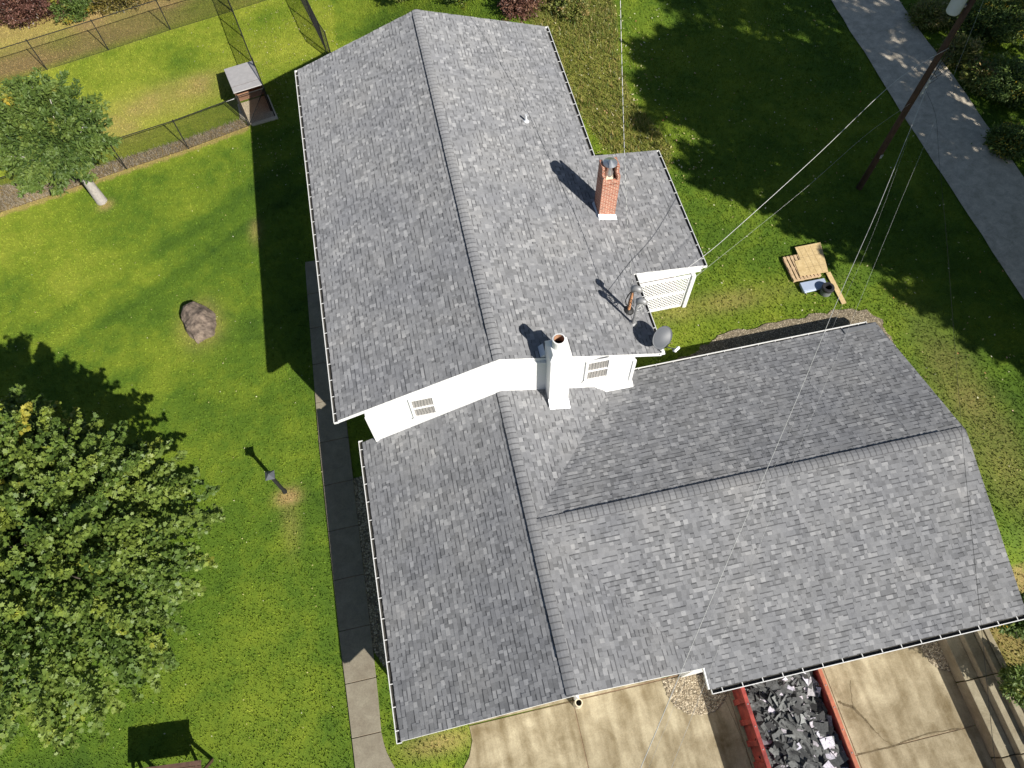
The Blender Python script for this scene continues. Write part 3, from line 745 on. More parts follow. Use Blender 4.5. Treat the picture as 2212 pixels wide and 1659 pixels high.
b = MB(); b.prism([(5.45, 3.2), (8.1, 3.2), (8.1, 3.36), (5.45, 3.36)], 4.68, lambda x, y: zPO(x, y) - .16); b.build('fascia', M['white'], house)
# brick chimney with flared crown, steel flue and cap
cx0, cx1, cy0, cy1 = 4.95, 5.57, 5.96, 6.6; ct = 6.98
b = MB(); b.box(cx0, cy0, 4.9, cx1, cy1, ct)
b.box(cx0 - .008, cy0 - .008, ct - .03, cx1 + .008, cy1 + .008, ct + .0)
for (a, c) in ((cx0, cx0 + .1), (cx1 - .1, cx1)):
    b.box(a, cy0 + .012, ct + .002, c, cy1 - .01, ct + .34); b.box(a + .002, cy0 + .2, ct + .34, c - .002, cy1 - .02, ct + .62)
b.box(cx0 + .1, cy1 - .1, ct + .002, cx1 - .1, cy1 - .012, ct + .42)
b.box(cx0 + .1, cy0 + .012, ct + .002, cx1 - .1, cy0 + .1, ct + .14)
bc = b.build('chimney', M['brick'], house, uvm=True); bc['label'] = 'tall red brick chimney with a metal rain cap'
b = MB(); b.hull8([(cx0 + .11, cy0 + .11, ct), (cx1 - .11, cy0 + .11, ct), (cx1 - .11, cy1 - .11, ct), (cx0 + .11, cy1 - .11, ct), (cx0 + .2, cy0 + .24, ct + .2), (cx1 - .2, cy0 + .24, ct + .2), (cx1 - .2, cy1 - .2, ct + .2), (cx0 + .2, cy1 - .2, ct + .2)])
b.build('crown', M['cream'], bc)
fx, fy = (cx0 + cx1) / 2, (cy0 + cy1) / 2 + .03
b = MB(); b.lathe((fx, fy, ct), [(.15, .1), (.15, .28), (.1, .34), (.1, .62)], 20); b.build('flue_pipe', M['steel'], bc, smooth=True)
b = MB(); b.lathe((fx, fy, ct), [(.1, .62), (.25, .68), (.25, .695), (0, .83)], 24)
for a in range(3): b.bar((fx + .1 * math.cos(a * 2.1), fy + .1 * math.sin(a * 2.1), ct + .56), (fx + .13 * math.cos(a * 2.1), fy + .13 * math.sin(a * 2.1), ct + .7), .02, .006)
b.build('flue_cap', M['steel'], bc)
b = MB()
zf = lambda x: zMR(x, 0)
b.hull8([(cx0 - .03, cy0 - .17, zf(cx0) + .022), (cx1 + .06, cy0 - .17, zf(cx1) + .022), (cx1 + .04, cy0 - .012, zf(cx1) + .022), (cx0 - .03, cy0 - .012, zf(cx0) + .022),
         (cx0 - .03, cy0 - .165, zf(cx0) + .03), (cx1 + .06, cy0 - .165, zf(cx1) + .03), (cx1 + .04, cy0 - .002, zf(cx1) + .14), (cx0 - .03, cy0 - .002, zf(cx0) + .14)])
b.hull8([(cx0 - .06, cy0 - .3, zf(cx0) + .022), (cx0 - .012, cy0 - .18, zf(cx0) + .022), (cx0 - .012, cy1, zf(cx0) + .022), (cx0 - .1, cy1, zf(cx0) + .022),
         (cx0 - .03, cy0 - .2, zf(cx0) + .03), (cx0 - .012, cy0 - .17, zf(cx0) + .04), (cx0 - .012, cy1, zf(cx0) + .12), (cx0 - .02, cy1, zf(cx0) + .12)])
b.each('flashing', M['flash'], bc)
# white painted chimney on the gable wall
wx0, wx1, wy0, wy1, wt = 1.5, 2.17, -.62, .12, 7.25
b = MB(); b.box(wx0, wy0, 3.6, wx1, wy1, wt)
b.hull8([(wx0 - .02, wy0 - .02, wt), (wx1 + .02, wy0 - .02, wt), (wx1 + .02, wy1 + .02, wt), (wx0 - .02, wy1 + .02, wt), (wx0 + .1, wy0 + .12, wt + .16), (wx1 - .1, wy0 + .12, wt + .16), (wx1 - .1, wy1 - .1, wt + .16), (wx0 + .1, wy1 - .1, wt + .16)])
wc = b.build('chimney', M['white'], house, bevel=.012); wc['label'] = 'white painted chimney against the gable wall with a round clay flue'
b = MB(); fx, fy = 1.84, -.2
b.lathe((fx, fy, wt), [(.2, .1), (.2, .55), (.165, .56), (.155, .1)], 24)
b.build('flue', M['white'], wc, smooth=False)
b = MB(); b.lathe((fx, fy, wt), [(.153, .2), (.153, .545)], 24); b.lathe((fx, fy, wt), [(.153, .2), (0, .2)], 24, mi=1); b.build('flue_liner', [M['terracotta'], M['black']], wc)
b = MB()
b.hull8([(wx0 - .02, wy0 - .28, zAR(wx0, 0) + .022), (wx1 + .02, wy0 - .28, zAR(wx1, 0) + .022), (wx1 + .02, wy0 - .004, zAR(wx1, 0) + .022), (wx0 - .02, wy0 - .004, zAR(wx0, 0) + .022),
         (wx0 - .02, wy0 - .27, zAR(wx0, 0) + .03), (wx1 + .02, wy0 - .27, zAR(wx1, 0) + .03), (wx1 + .02, wy0 - .004, zAR(wx1, 0) + .24), (wx0 - .02, wy0 - .004, zAR(wx0, 0) + .24)])
b.hull8([(wx0 - .19, .0, zMR(wx0, 0) + .02), (wx0 - .004, .0, zMR(wx0, 0) + .02), (wx0 - .004, .45, zMR(wx0, 0) + .02), (wx0 - .19, .45, zMR(wx0, 0) + .02), (wx0 - .17, .01, zMR(wx0, 0) + .05), (wx0 - .004, .0, zMR(wx0, 0) + .2), (wx0 - .004, .4, zMR(wx0, 0) + .2), (wx0 - .17, .4, zMR(wx0, 0) + .05)])
b.each('flashing', M['flash'], wc)
b = MB(); b.lathe((3.28, 10.77, zMR(3.28, 0)), [(.13, -.02), (.1, .03), (.045, .05), (.045, .3), (.03, .3), (.03, .1)], 14); vp = b.build('vent_pipe', M['flash'], house)
# gable-end trim on the garage rear corner (rolled metal edge)
b = MB(); z = zBR(0, .2)
b.obox((13.35, .2, z + .03), (.62, 0, 0), (0, .11, -.03), (0, 0, .012)); b.build('eave_cover', M['grey_metal'], house)
# post stub by the drive
t = thing('downspout_post', (.42, -9.52, 0), 'short cream post with an open round top beside the front wall', 'post')
b = MB(); b.lathe((.42, -9.62, 0), [(.14, 0), (.14, .35), (.125, .5), (.125, .95), (.095, .95), (.09, .75), (0, .75)], 20); b.build('post', M['cream'], t)
b = MB(); b.lathe((.42, -9.62, 0), [(.088, .76), (0, .76)], 16); b.build('dark_opening', M['black'], t)
b = MB(); b.box(.34, -9.52, .35, .5, -9.33, .42); b.build('bracket', M['white'], t)

# ------------------------------------------------------------------ roof equipment
gx0 = 4.84
def mast(base, top, r, mat, label, headmat, rusty=False):
    t = thing('service_mast', base, label, 'mast')
    b = MB(); b.tube([base, (base[0], base[1], top)], r, 12); b.lathe(base, [(.16, .0), (.13, .05), (r + .01, .09)], 14); b.build('pipe', mat, t, smooth=False)
    b = MB(); c = np.array((base[0], base[1], top))
    b.tube([c - (0, 0, .05), c + (0, 0, .08), c + (.05, -.05, .15), c + (.15, -.12, .15), c + (.2, -.16, .07)], [r + .03, r + .05, r + .065, r + .06, r + .03], 12)
    b.build('weatherhead', headmat, t, smooth=True)
    return t, c
m1, c1 = mast((4.84, 1.19, 5.4), 6.72, .045, M['grey_metal'], 'grey metal service mast with a rounded weatherhead near the dish', M['grey_metal'])
m2, c2 = mast((4.84, 1.72, 5.4), 6.66, .05, M['rust'], 'rusty orange service mast tangled in black cable beside the lattice porch', M['grey_metal'])
b = MB(); b.lathe((4.84, 1.72, 5.4), [(.19, .0), (.17, .06), (.07, .12), (.05, .13)], 14); b.build('boot', M['cable'], m2)
# drip loops
b = MB()
def loop(c, r1, z0, z1, ph, mb, rr=.012, n=14, tilt=.4):
    P = [c + np.array((r1 * math.cos(ph) * math.sin(math.pi * i / n), r1 * math.sin(ph) * math.sin(math.pi * i / n), z0 + (z1 - z0) * i / n - .15 * math.sin(math.pi * i / n))) for i in range(n + 1)]
    mb.tube(P, rr, 5)
for i in range(4): loop(c2 * (1, 1, 0) + (0, 0, 0), .16 + .05 * i, c2[2] + .05, 5.62 + .12 * i, 2.6 + .7 * i, b)
b.build('drip_loop', M['cable'], m2)
b = MB()
for i in range(3): loop(c1 * (1, 1, 0) + (0, 0, 0), .18 + .06 * i, c1[2] + .05, 6.1 + .1 * i, -.5 + .5 * i, b)
b.build('drip_loop', M['alu'], m1)
# satellite dish
dc = np.array((5.5, .2, 5.85)); t = thing('satellite_dish', (5.56, .02, 5.15), 'dark grey oval satellite dish on the roof corner by the gable', 'satellite dish')
b = MB(); look = np.array((.38, -.62, .68)); look /= np.linalg.norm(look)
a = np.cross(look, (0, 0, 1)); a /= np.linalg.norm(a); c = np.cross(a, look)
rings = []
for sgn, dd in ((1, 0), (-1, -.012)):
    for k in range(7):
        q = k / 6; ring = len(b.v)
        b.v += [tuple(dc + a * .44 * q * math.cos(x) + c * .36 * q * math.sin(x) + look * (.09 * q * q - .09 + dd)) for x in [2 * math.pi * j / 32 for j in range(32)]]
        rings.append(ring)
for k in list(range(6)) + list(range(7, 13)):
    for j in range(32): b.f.append((rings[k] + j, rings[k] + (j + 1) % 32, rings[k + 1] + (j + 1) % 32, rings[k + 1] + j)); b.t.append(.5); b.m.append(0)
for j in range(32): b.f.append((rings[6] + j, rings[6] + (j + 1) % 32, rings[13] + (j + 1) % 32, rings[13] + j)); b.t.append(.5); b.m.append(0)
b.build('reflector', M['dish'], t, smooth=True)
b = MB(); b.tube([dc - look * .12, dc - look * .3 + (0, 0, -.05), (5.52, .0, 5.35), (5.52, .0, 5.15)], .025, 8); b.box(5.44, -.06, 5.14, 5.62, .1, 5.2); b.build('mount', M['white'], t)
lp = dc + look * .46 - c * .42
b = MB(); b.tube([dc - look * .1 - c * .3, dc - c * .4 + look * .05, lp], .018, 8); b.build('arm', M['grey_metal'], t)
b = MB()
for s_ in (-1, 0, 1): b.tube([lp + a * .075 * s_, lp + a * .085 * s_ - look * .1], [.05, .035], 10)
b.build('receiver', M['white'], t)

# ------------------------------------------------------------------ utility pole and wires
pb = np.array((16.77, 7.04, HT)); lean = np.array((.012, -.012, 1))
pp = lambda z: pb + lean * (z - HT)
t = thing('utility_pole', pb, 'tall dark brown wooden utility pole with a grey transformer by the lane', 'utility pole')
b = MB(); b.tube([pp(HT - .3), pp(6), pp(13.2)], [.125, .115, .095], 16); b.build('pole', M['pole'], t, smooth=True)
b = MB(); tcn = pp(11.4) + (-.38, .12, 0)
b.lathe(tcn, [(0, -.55), (.2, -.54), (.22, -.5), (.22, .45), (.24, .47), (.23, .52), (0, .58)], 22); tr = b.build('transformer', M['sky_flat'], t, smooth=False)
b = MB(); b.obox(pp(11.4) + (-.13, .04, .25), (.07, 0, 0), (0, .04, 0), (0, 0, .04)); b.obox(pp(11.4) + (-.13, .04, -.3), (.07, 0, 0), (0, .04, 0), (0, 0, .04)); b.each('bracket', M['grey_metal'], t); b = MB(); b.lathe(tcn, [(.03, .55), (.05, .6), (.03, .64), (.05, .68), (.02, .74)], 8); b.build('bushing', M['grey_metal'], t)
b = MB()
for z in (8.25, 8.0, 7.75): b.lathe(pp(z) + (.15, -.1, 0), [(.02, -.05), (.045, -.03), (.045, .03), (.02, .05)], 10)
b.tube([pp(8.35) + (.1, -.12, 0), pp(7.6) + (.12, -.12, 0)], .012, 6); b.build('insulator_rack', M['flash'], t)
b = MB()
for i in range(3): b.box(*(pp(4.6 + i * .07) + (-.05, -.152, 0)), *(pp(4.6 + i * .07) + (.06, -.147, .03)))
b.build('number_tag', M['flash'], t)
b = MB(); r = random.Random(3)
for i in range(7):
    z = 8.6 + i * .2; q = pp(z) + (.12, -.1, 0); b.tube([q, q + (.1 + r.random() * .15, -.15, -.15), q + (.02, -.05, -.45)], .008, 5)
b.tube([pp(10.2) + (.1, -.08, 0), pp(9.3) + (.14, -.1, 0), pp(8.3) + (.14, -.1, 0)], .012, 5); b.build('jumper_cable', M['cable'], t)
def wire(pts, r, mat, label, twist=0):
    # smooth curve through points
    P = [np.array(q, float) for q in pts]; out = []
    for i in range(len(P) - 1):
        p0, p1, p2, p3 = P[max(i - 1, 0)], P[i], P[i + 1], P[min(i + 2, len(P) - 1)]
        for k in range(10):
            s = k / 10; out.append(.5 * ((2 * p1) + (p2 - p0) * s + (2 * p0 - 5 * p1 + 4 * p2 - p3) * s * s + (3 * p1 - p0 - 3 * p2 + p3) * s ** 3))
    out.append(P[-1]); b = MB(); b.tube(out, r, 6)
    if twist:
        T = []
        for i in range(len(out) * 6 - 6):
            q = out[i // 6] + (out[i // 6 + 1] - out[i // 6]) * (i % 6) / 6; T.append(q + np.array((math.cos(i * .9), 0, math.sin(i * .9))) * r * 1.4)
        b.tube(T, r * .65, 5, mi=1)
    o = b.build('power_line', [mat, M['cable']], smooth=True); tag(o, label, 'wire'); return o
at = lambda *uvz: [un(*q) for q in uvz]
a1 = pp(8.15) + (.16, -.12, 0); a2 = pp(7.95) + (.18, -.1, 0); 
wire([a1] + at((1911, 415, 8.5), (1882, 484, 8.8), (1810, 647, 9.5), (1728, 846, 10.4), (1536, 1296, 12.4), (1426, 1559, 13.5), (1290, 1880, 14.8)), .0062, M['alu'], 'thickest pale wire running from the pole rack across the garage roof')
wire([a2] + at((1894, 484, 8.6), (1817, 663, 9.2), (1728, 880, 10.1), (1600, 1180, 11.4), (1500, 1420, 12.5), (1330, 1830, 14.2)), .0014, M['alu'], 'thin faint wire just right of the thickest pale wire over the garage roof')
wire(at((2150, -60, 9.2), (2125, 0, 9), (2043, 205, 8.6), (1954, 415, 9.0), (1852, 663, 9.8), (1728, 963, 10.9), (1589, 1306, 12.2), (1511, 1506, 13), (1370, 1860, 14.4)), .0022, M['alu'], 'thin wire passing right of the utility pole and over the garage roof')
wire([a2 + (.02, 0, -.1)] + at((2021, 250, 8.0), (2029, 350, 8.1), (2045, 520, 8.4), (2061, 728, 9.0), (2083, 992, 10), (2114, 1296, 11.3), (2137, 1527, 12.4), (2165, 1800, 13.6)), .0045, M['cable'], 'dark cable dropping from the pole along the right end of the garage roof')
# service drops to the masts
q0 = pp(9.6) + (.1, -.1, 0)
wire([q0] + at((1935, 175, 8.9), (1760, 340, 8.0), (1600, 485, 7.2), (1520, 553, 6.95)) + [c1 + (.16, .05, .0)], .0085, M['alu'], 'pale service wire from the utility pole to the grey mast')
wire([pp(7.3) + (-.1, -.1, 0)] + at((1870, 292, 6.7), (1731, 414, 6.1), (1540, 568, 5.5), (1470, 622, 5.3)) + [np.array((4.98, 1.25, 5.7))], .003, M['alu'], 'thin lower phone wire from the utility pole to the porch corner')
wire(at((1336, -220, 13.4), (1338, -100, 12.2), (1340, 0, 11.2), (1345, 200, 9.4), (1350, 360, 8.2), (1356, 500, 7.2)) + [c2 + (.02, .15, .02)], .01, M['alu'], 'twisted black and white wire running straight up from the rusty mast past the brick chimney', 1)

# ------------------------------------------------------------------ foliage
LEAFM = np.array([(0, -.5), (.3, -.42), (.26, -.15), (.55, .02), (.3, .16), (.2, .5), (0, .32), (-.2, .5), (-.3, .16), (-.55, .02), (-.26, -.15), (-.3, -.42)])
LEAFO = np.array([(0, -.5), (.16, -.2), (.18, .15), (0, .5), (-.18, .15), (-.16, -.2)])
LEAFQ = np.array([(0, -.5), (.3, 0), (0, .5), (-.3, 0)])
def leaves(P, D, size, shape, seed, up=.6):
    """P centres (n,3), D preferred pointing direction (n,3)"""
    r = np.random.default_rng(seed); n = len(P)
    d = D + r.normal(0, .45, (n, 3)); d /= np.linalg.norm(d, axis=1)[:, None]
    nn = np.array([0, 0, 1.]) * up + D * .35 + r.normal(0, .42, (n, 3)); nn -= d * (nn * d).sum(1)[:, None]; nn /= np.linalg.norm(nn, axis=1)[:, None]
    a = np.cross(d, nn); s = (size * r.uniform(.65, 1.3, n))[:, None, None]
    V = P[:, None] + s * (shape[None, :, :1] * a[:, None] + shape[None, :, 1:] * d[:, None]) - s * (np.abs(shape[None, :, :1]) * .35 * nn[:, None])
    return V.reshape(-1, 3)
def crown(c, R, nshoot, per, size, seed, zmin=-.7, spread=.3, slen=.5, inner=.35, yellow=.06, lobe=.2):
    r = np.random.default_rng(seed); c = np.array(c, float); R = np.array(R, float)
    P = []; D = []; T = []
    # lumpy outline
    lob = r.normal(size=(14, 3)); lob /= np.linalg.norm(lob, axis=1)[:, None]; la = r.uniform(-lobe * 1.1, lobe, 14)
    for i in range(nshoot):
        v = r.normal(size=3); v /= np.linalg.norm(v)
        if v[2] < zmin: v[2] = abs(v[2])
        f = 1 + (la * np.clip(lob @ v, 0, 1) ** 3).sum()
        rr = f * r.choice([1, .86, .7, .5], p=[.5, .25, .15, .1]) * r.uniform(.9, 1.08)
        end = v * rr; st = v * max(.15, rr - slen * r.uniform(.6, 1.2)) + r.normal(0, .06, 3)
        n = int(per * r.uniform(.6, 1.3)); t = r.random(n) ** .8
        dd = (end - st) * R; L = np.linalg.norm(dd); dd /= L
        pos = c + (st + (end - st) * t[:, None]) * R
        w_ = spread * (1.05 - .75 * t)[:, None]
        off = r.normal(0, 1, (n, 3)); off -= dd * (off @ dd)[:, None]; off[:, 2] *= .5
        P.append(pos + off * w_); od = off / (np.linalg.norm(off, axis=1)[:, None] + 1e-6)
        D.append(dd * .7 + od * .7 + np.array([0, 0, -.15]))
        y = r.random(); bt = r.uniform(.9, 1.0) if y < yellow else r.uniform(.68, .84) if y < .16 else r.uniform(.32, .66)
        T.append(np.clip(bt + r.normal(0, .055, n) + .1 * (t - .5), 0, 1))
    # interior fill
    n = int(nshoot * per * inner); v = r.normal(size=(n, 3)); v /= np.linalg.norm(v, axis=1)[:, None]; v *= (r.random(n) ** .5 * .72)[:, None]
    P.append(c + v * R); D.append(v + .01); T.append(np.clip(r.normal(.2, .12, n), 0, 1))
    P = np.concatenate(P); D = np.concatenate(D); D /= np.linalg.norm(D, axis=1)[:, None] + 1e-9
    return P, D, np.concatenate(T)
def limbs(base, c, R, n, r0, seed, th=None):
    b = MB(); r = random.Random(seed); base = np.array(base, float); c = np.array(c, float)
    fork = base + (c - base) * (th or .55)
    b.tube([base - (0, 0, .2), base + (0, 0, .05), base + (c - base) * .3 + (.02, .03, 0), fork], [r0 * 1.5, r0 * 1.15, r0 * .95, r0 * .75], 12)
    for i in range(n):
        v = np.array([r.gauss(0, 1), r.gauss(0, 1), abs(r.gauss(0, 1)) + .2]); v /= np.linalg.norm(v)
        e = c + v * np.array(R) * .8; mid = fork + (e - fork) * .5 + np.array([r.uniform(-.2, .2), r.uniform(-.2, .2), .25])
        b.tube([fork - (0, 0, .15), mid, e], [r0 * .4, r0 * .2, .015], 7)
    return b
def tree(name, base, c, R, nshoot, per, size, shape, mat, bark, label, seed, r0=.18, parent=None, group=None, **kw):
    t = thing(name, base, label, 'tree', group)
    th = kw.pop('th', None)
    limbs(base, c, R, 16, r0, seed, th).build('trunk', bark, t, smooth=True)
    P, D, T = crown(c, R, nshoot, per, size, seed, **kw)
    npmesh('crown', leaves(P, D, size, shape, seed), len(shape), T, mat, t)
    return t
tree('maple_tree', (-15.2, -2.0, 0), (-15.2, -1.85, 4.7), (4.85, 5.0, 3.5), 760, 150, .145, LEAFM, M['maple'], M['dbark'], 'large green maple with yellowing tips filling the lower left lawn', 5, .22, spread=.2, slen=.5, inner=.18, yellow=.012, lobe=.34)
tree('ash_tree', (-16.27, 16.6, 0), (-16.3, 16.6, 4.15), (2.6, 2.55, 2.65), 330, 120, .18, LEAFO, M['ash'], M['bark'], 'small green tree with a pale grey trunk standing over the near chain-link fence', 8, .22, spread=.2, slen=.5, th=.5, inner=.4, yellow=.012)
# tall trees beyond the lane; the photograph shows them by their shade
for i, (b_, c_, R_, lb, sd) in enumerate([
        ((25.3, -1.2, HT), (24.3, -1.3, 13.2), (6.1, 5.6, 6.9), 'tall shade tree east of the lane nearest the garage', 21),
        ((33.0, 2.5, HT), (32.6, 2.0, 15.0), (6.2, 6.2, 8.2), 'tall shade tree east of the lane, second from the garage', 22),
        ((29.4, -10.6, HT), (29.4, -10.4, 13.6), (5.5, 5.2, 8.0), 'tall shade tree east of the lane, southernmost of the row', 23),
        ((29.3, .6, HT), (29.3, .6, 21.5), (5.4, 5.4, 7.6), 'tallest shade tree east of the lane, rising behind the others', 25),
        ((40.0, 8.0, HT), (40.0, 8.0, 15.0), (6.2, 6.4, 7.5), 'tall shade tree east of the lane, farthest from the house', 24)]):
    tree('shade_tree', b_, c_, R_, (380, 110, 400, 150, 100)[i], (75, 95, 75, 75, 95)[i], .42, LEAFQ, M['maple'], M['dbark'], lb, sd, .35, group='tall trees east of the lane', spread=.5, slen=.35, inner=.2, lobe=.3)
# bushes
def bush(name, c, R, n, per, size, mat, label, seed, z=0, shape=LEAFO, cat='bush', **kw):
    t = thing(name, (c[0], c[1], z), label, cat)
    cc = (c[0], c[1], z + R[2] * .55)
    b = MB(); r = random.Random(seed)
    for i in range(9):
        e = np.array((c[0] + r.uniform(-.7, .7) * R[0], c[1] + r.uniform(-.7, .7) * R[1], z + R[2] * r.uniform(.8, 1.3))); b.tube([(c[0] + r.uniform(-.1, .1), c[1], z - .1), (np.array((c[0], c[1], z)) + e) / 2 + (0, 0, .1), e], [.035, .02, .008], 5)
    b.build('stem', M['dbark'], t)
    P, D, T = crown(cc, R, n, per, size, seed, zmin=-.3, **kw)
    npmesh('foliage', leaves(P, D, size, shape, seed), len(shape), T, mat, t)
    return t
q = un(50, 12, .8); bush('red_bush', q[:2], (2.3, 1.9, 1.5), 150, 60, .13, M['red_leaf'], 'dark red leafy bush in the far corner behind the back fence', 31, spread=.25)
q = un(-70, 60, .5); bush('red_bush', q[:2], (1.6, 1.5, 1.2), 80, 60, .13, M['red_leaf'], 'second red bush cut by the left edge of the photo', 32, spread=.25)
q = un(160, 15, .6); bush('shrub', q[:2], (1.5, 1.2, 1.0), 80, 50, .12, M['ash'], 'green shrub between the red bush and the olive brush', 33, spread=.22)
q = un(250, -5, .6); bush('shrub', q[:2], (1.9, 1.2, 1.1), 90, 50, .12, M['olive_leaf'], 'olive brown brush at the top edge beyond the back fence', 34, spread=.22)
q = un(390, -45, .6); bush('shrub', q[:2], (1.8, 1.1, 1.1), 90, 50, .12, M['olive_leaf'], 'brown brush behind the back fence rail at the top edge', 134, spread=.22)
q = un(1125, 5, 3.0); bush('red_bush', q[:2], (1.5, 1.3, 1.7), 130, 60, .13, M['red_leaf'], 'dark burgundy bush behind the far right roof corner', 35, z=2.0, spread=.22)
q = un(1010, -25, 2.6); bush('shrub', q[:2], (1.5, 1.2, 1.2), 90, 50, .12, M['ash'], 'dark shrub at the top edge behind the main roof', 36, z=1.7, spread=.22)
q = un(880, -20, 1.4); bush('shrub', q[:2], (1.2, .7, .8), 60, 50, .12, M['weed'], 'low green shrub just beyond the roof peak', 37, z=1.0, spread=.2)
q = un(1235, 15, 2.9); bush('shrub', q[:2], (1.3, 1.6, .7), 90, 50, .12, M['weed'], 'brown green brush right of the burgundy bush', 38, z=2.5, spread=.2)
q = un(2200, 1325, 2.4); bush('shrub', q[:2], (.9, 1.0, .9), 60, 50, .14, M['ash'], 'leafy green shrub at the right edge beside the retaining wall', 39, z=1.7, spread=.2)
q = un(2235, 1480, 2.2); bush('shrub', q[:2], (.9, .9, .8), 60, 50, .14, M['ash'], 'dark shrub half outside the right edge above the retaining wall', 40, z=1.4, spread=.2)
r = random.Random(9)
for i, (u, v, R_, lb) in enumerate([(2010, 30, .9, 'bright weedy clump on the lane edge under the transformer'), (2075, 110, .9, 'green clump right of the lane behind the pole'), (2125, 160, .8, 'sunlit grassy clump beside the lane past the pole'),
        (2150, 50, 1.5, 'dark bush in deep shade near the top right corner'), (2200, 190, 1.4, 'dark bush in shade at the right edge past the lane'), (2195, 20, 1.3, 'bush at the very top right corner'), (2180, 300, .7, 'low clump at the right edge of the lane verge')]):
    q = un(u, v, HT + .4); bush('shrub', q[:2], (R_ * 1.35, R_ * 1.2, R_ * .6), int(90 * R_ + 30), 45, .14, M['weed'] if i < 3 else M['ash'], lb, 50 + i, z=HT, spread=.4, lobe=.4)
# ------------------------------------------------------------------ grass and litter
EXCL = [walk_poly, drive_poly, isl2_poly, bed_poly, road_poly, gback_poly, pad_poly] + house_polys
def grassfield(name, xr, yr, dens, hgt, wid, seed, label, poly=None, mat=None, tonemu=.5, lean=.5, excl=True):
    r = np.random.default_rng(seed); n = int((xr[1] - xr[0]) * (yr[1] - yr[0]) * dens)
    q = np.stack([r.uniform(*xr, n), r.uniform(*yr, n)], 1)
    if poly: q = q[inpoly(q[:, 0], q[:, 1], poly)]
    else:
        keep = np.ones(len(q), bool)
        for e in EXCL: keep &= ~inpoly(q[:, 0], q[:, 1], e)
        keep &= ~((q[:, 1] < -10) & (q[:, 0] > 12.8) & (q[:, 0] < 14.15))
        # only what the frame can see (with a margin)
        C = q - CAM[:2]; z = h(q[:, 0], q[:, 1]); X = np.stack([C[:, 0], C[:, 1], z - CAM[2]], 1) @ ROT
        u = 1106 + FOC * X[:, 0] / -X[:, 2]; v = 829.5 - FOC * X[:, 1] / -X[:, 2]
        keep &= (u > -250) & (u < 2460) & (v > -250) & (v < 1900)
        q = q[keep]
    n = len(q); z = h(q[:, 0], q[:, 1]) + (.03 if poly is None else .0)
    a = r.uniform(0, 6.283, n); l = r.uniform(.0, lean, n) * hgt; hh = hgt * r.uniform(.5, 1.3, n); ww = wid * r.uniform(.6, 1.3, n)
    ph = r.uniform(0, 6.283, n)
    p0 = np.stack([q[:, 0] - np.cos(a) * ww, q[:, 1] - np.sin(a) * ww, z - .03], 1); p1 = np.stack([q[:, 0] + np.cos(a) * ww, q[:, 1] + np.sin(a) * ww, z - .03], 1)
    p2 = np.stack([q[:, 0] + np.cos(ph) * l, q[:, 1] + np.sin(ph) * l, z + hh - .03], 1)
    V = np.stack([p0, p1, p2], 1).reshape(-1, 3)
    t = np.clip(r.normal(tonemu, .25, n), 0, 1)
    o = npmesh(name, V, 3, t, mat or M['blade'], extra={'dry': dry(q[:, 0], q[:, 1]), 'lush': lush(q[:, 0], q[:, 1])})
    return tag(o, label, 'grass', kind='stuff')
grassfield('grass', (-26, 32), (-16, 36), 210, .07, .022, 71, 'short mown green lawn around the house', lean=1.0)
grassfield('weeds', (4, 11), (9, 24), 160, .3, .022, 72, 'tall brown and green weeds right of the main roof', poly=weed_poly, mat=M['weed'], lean=.8)
grassfield('dead_grass', (-30, -9), (14, 21), 700, .2, .014, 73, 'dead straw strip along the near chain-link fence', poly=strip_poly, mat=M['straw'], lean=.9)
def litter(n, xr, yr, size, seed, name, label, tmin=0, tmax=1, w_=None):
    r = np.random.default_rng(seed); q = np.stack([r.uniform(*xr, n), r.uniform(*yr, n)], 1)
    keep = np.ones(n, bool)
    for e in EXCL[:2] + EXCL[4:]: keep &= ~inpoly(q[:, 0], q[:, 1], e)
    if w_: keep &= r.random(n) < w_(q[:, 0], q[:, 1])
    q = q[keep]; P = np.stack([q[:, 0], q[:, 1], h(q[:, 0], q[:, 1]) + .075], 1)
    D = r.normal(0, 1, (len(P), 3)); D[:, 2] *= .2; D /= np.linalg.norm(D, axis=1)[:, None]
    o = npmesh(name, leaves(P, D, size, LEAFQ, seed, 2.5), 4, r.uniform(tmin, tmax, len(P)), M['fallen'])
    return tag(o, label, 'leaf litter', kind='stuff')
litter(1500, (4, 26), (-6, 26), .085, 81, 'fallen_leaves', 'pale fallen leaves scattered over the shaded right lawn')
litter(1100, (-12, -4), (16, 32), .07, 82, 'fallen_leaves', 'yellow fallen leaves on the fenced plots behind the house', 0, .8, lambda x, y: .25 + .75 * (x > -9))
litter(420, (-22, -7), (-12, 22), .06, 83, 'fallen_leaves', 'few pale leaves dotted over the left lawn', .3, .85)
litter(420, (5.5, 11), (9, 22), .1, 84, 'fallen_leaves', 'orange and yellow leaves among the weeds', 0, 1)

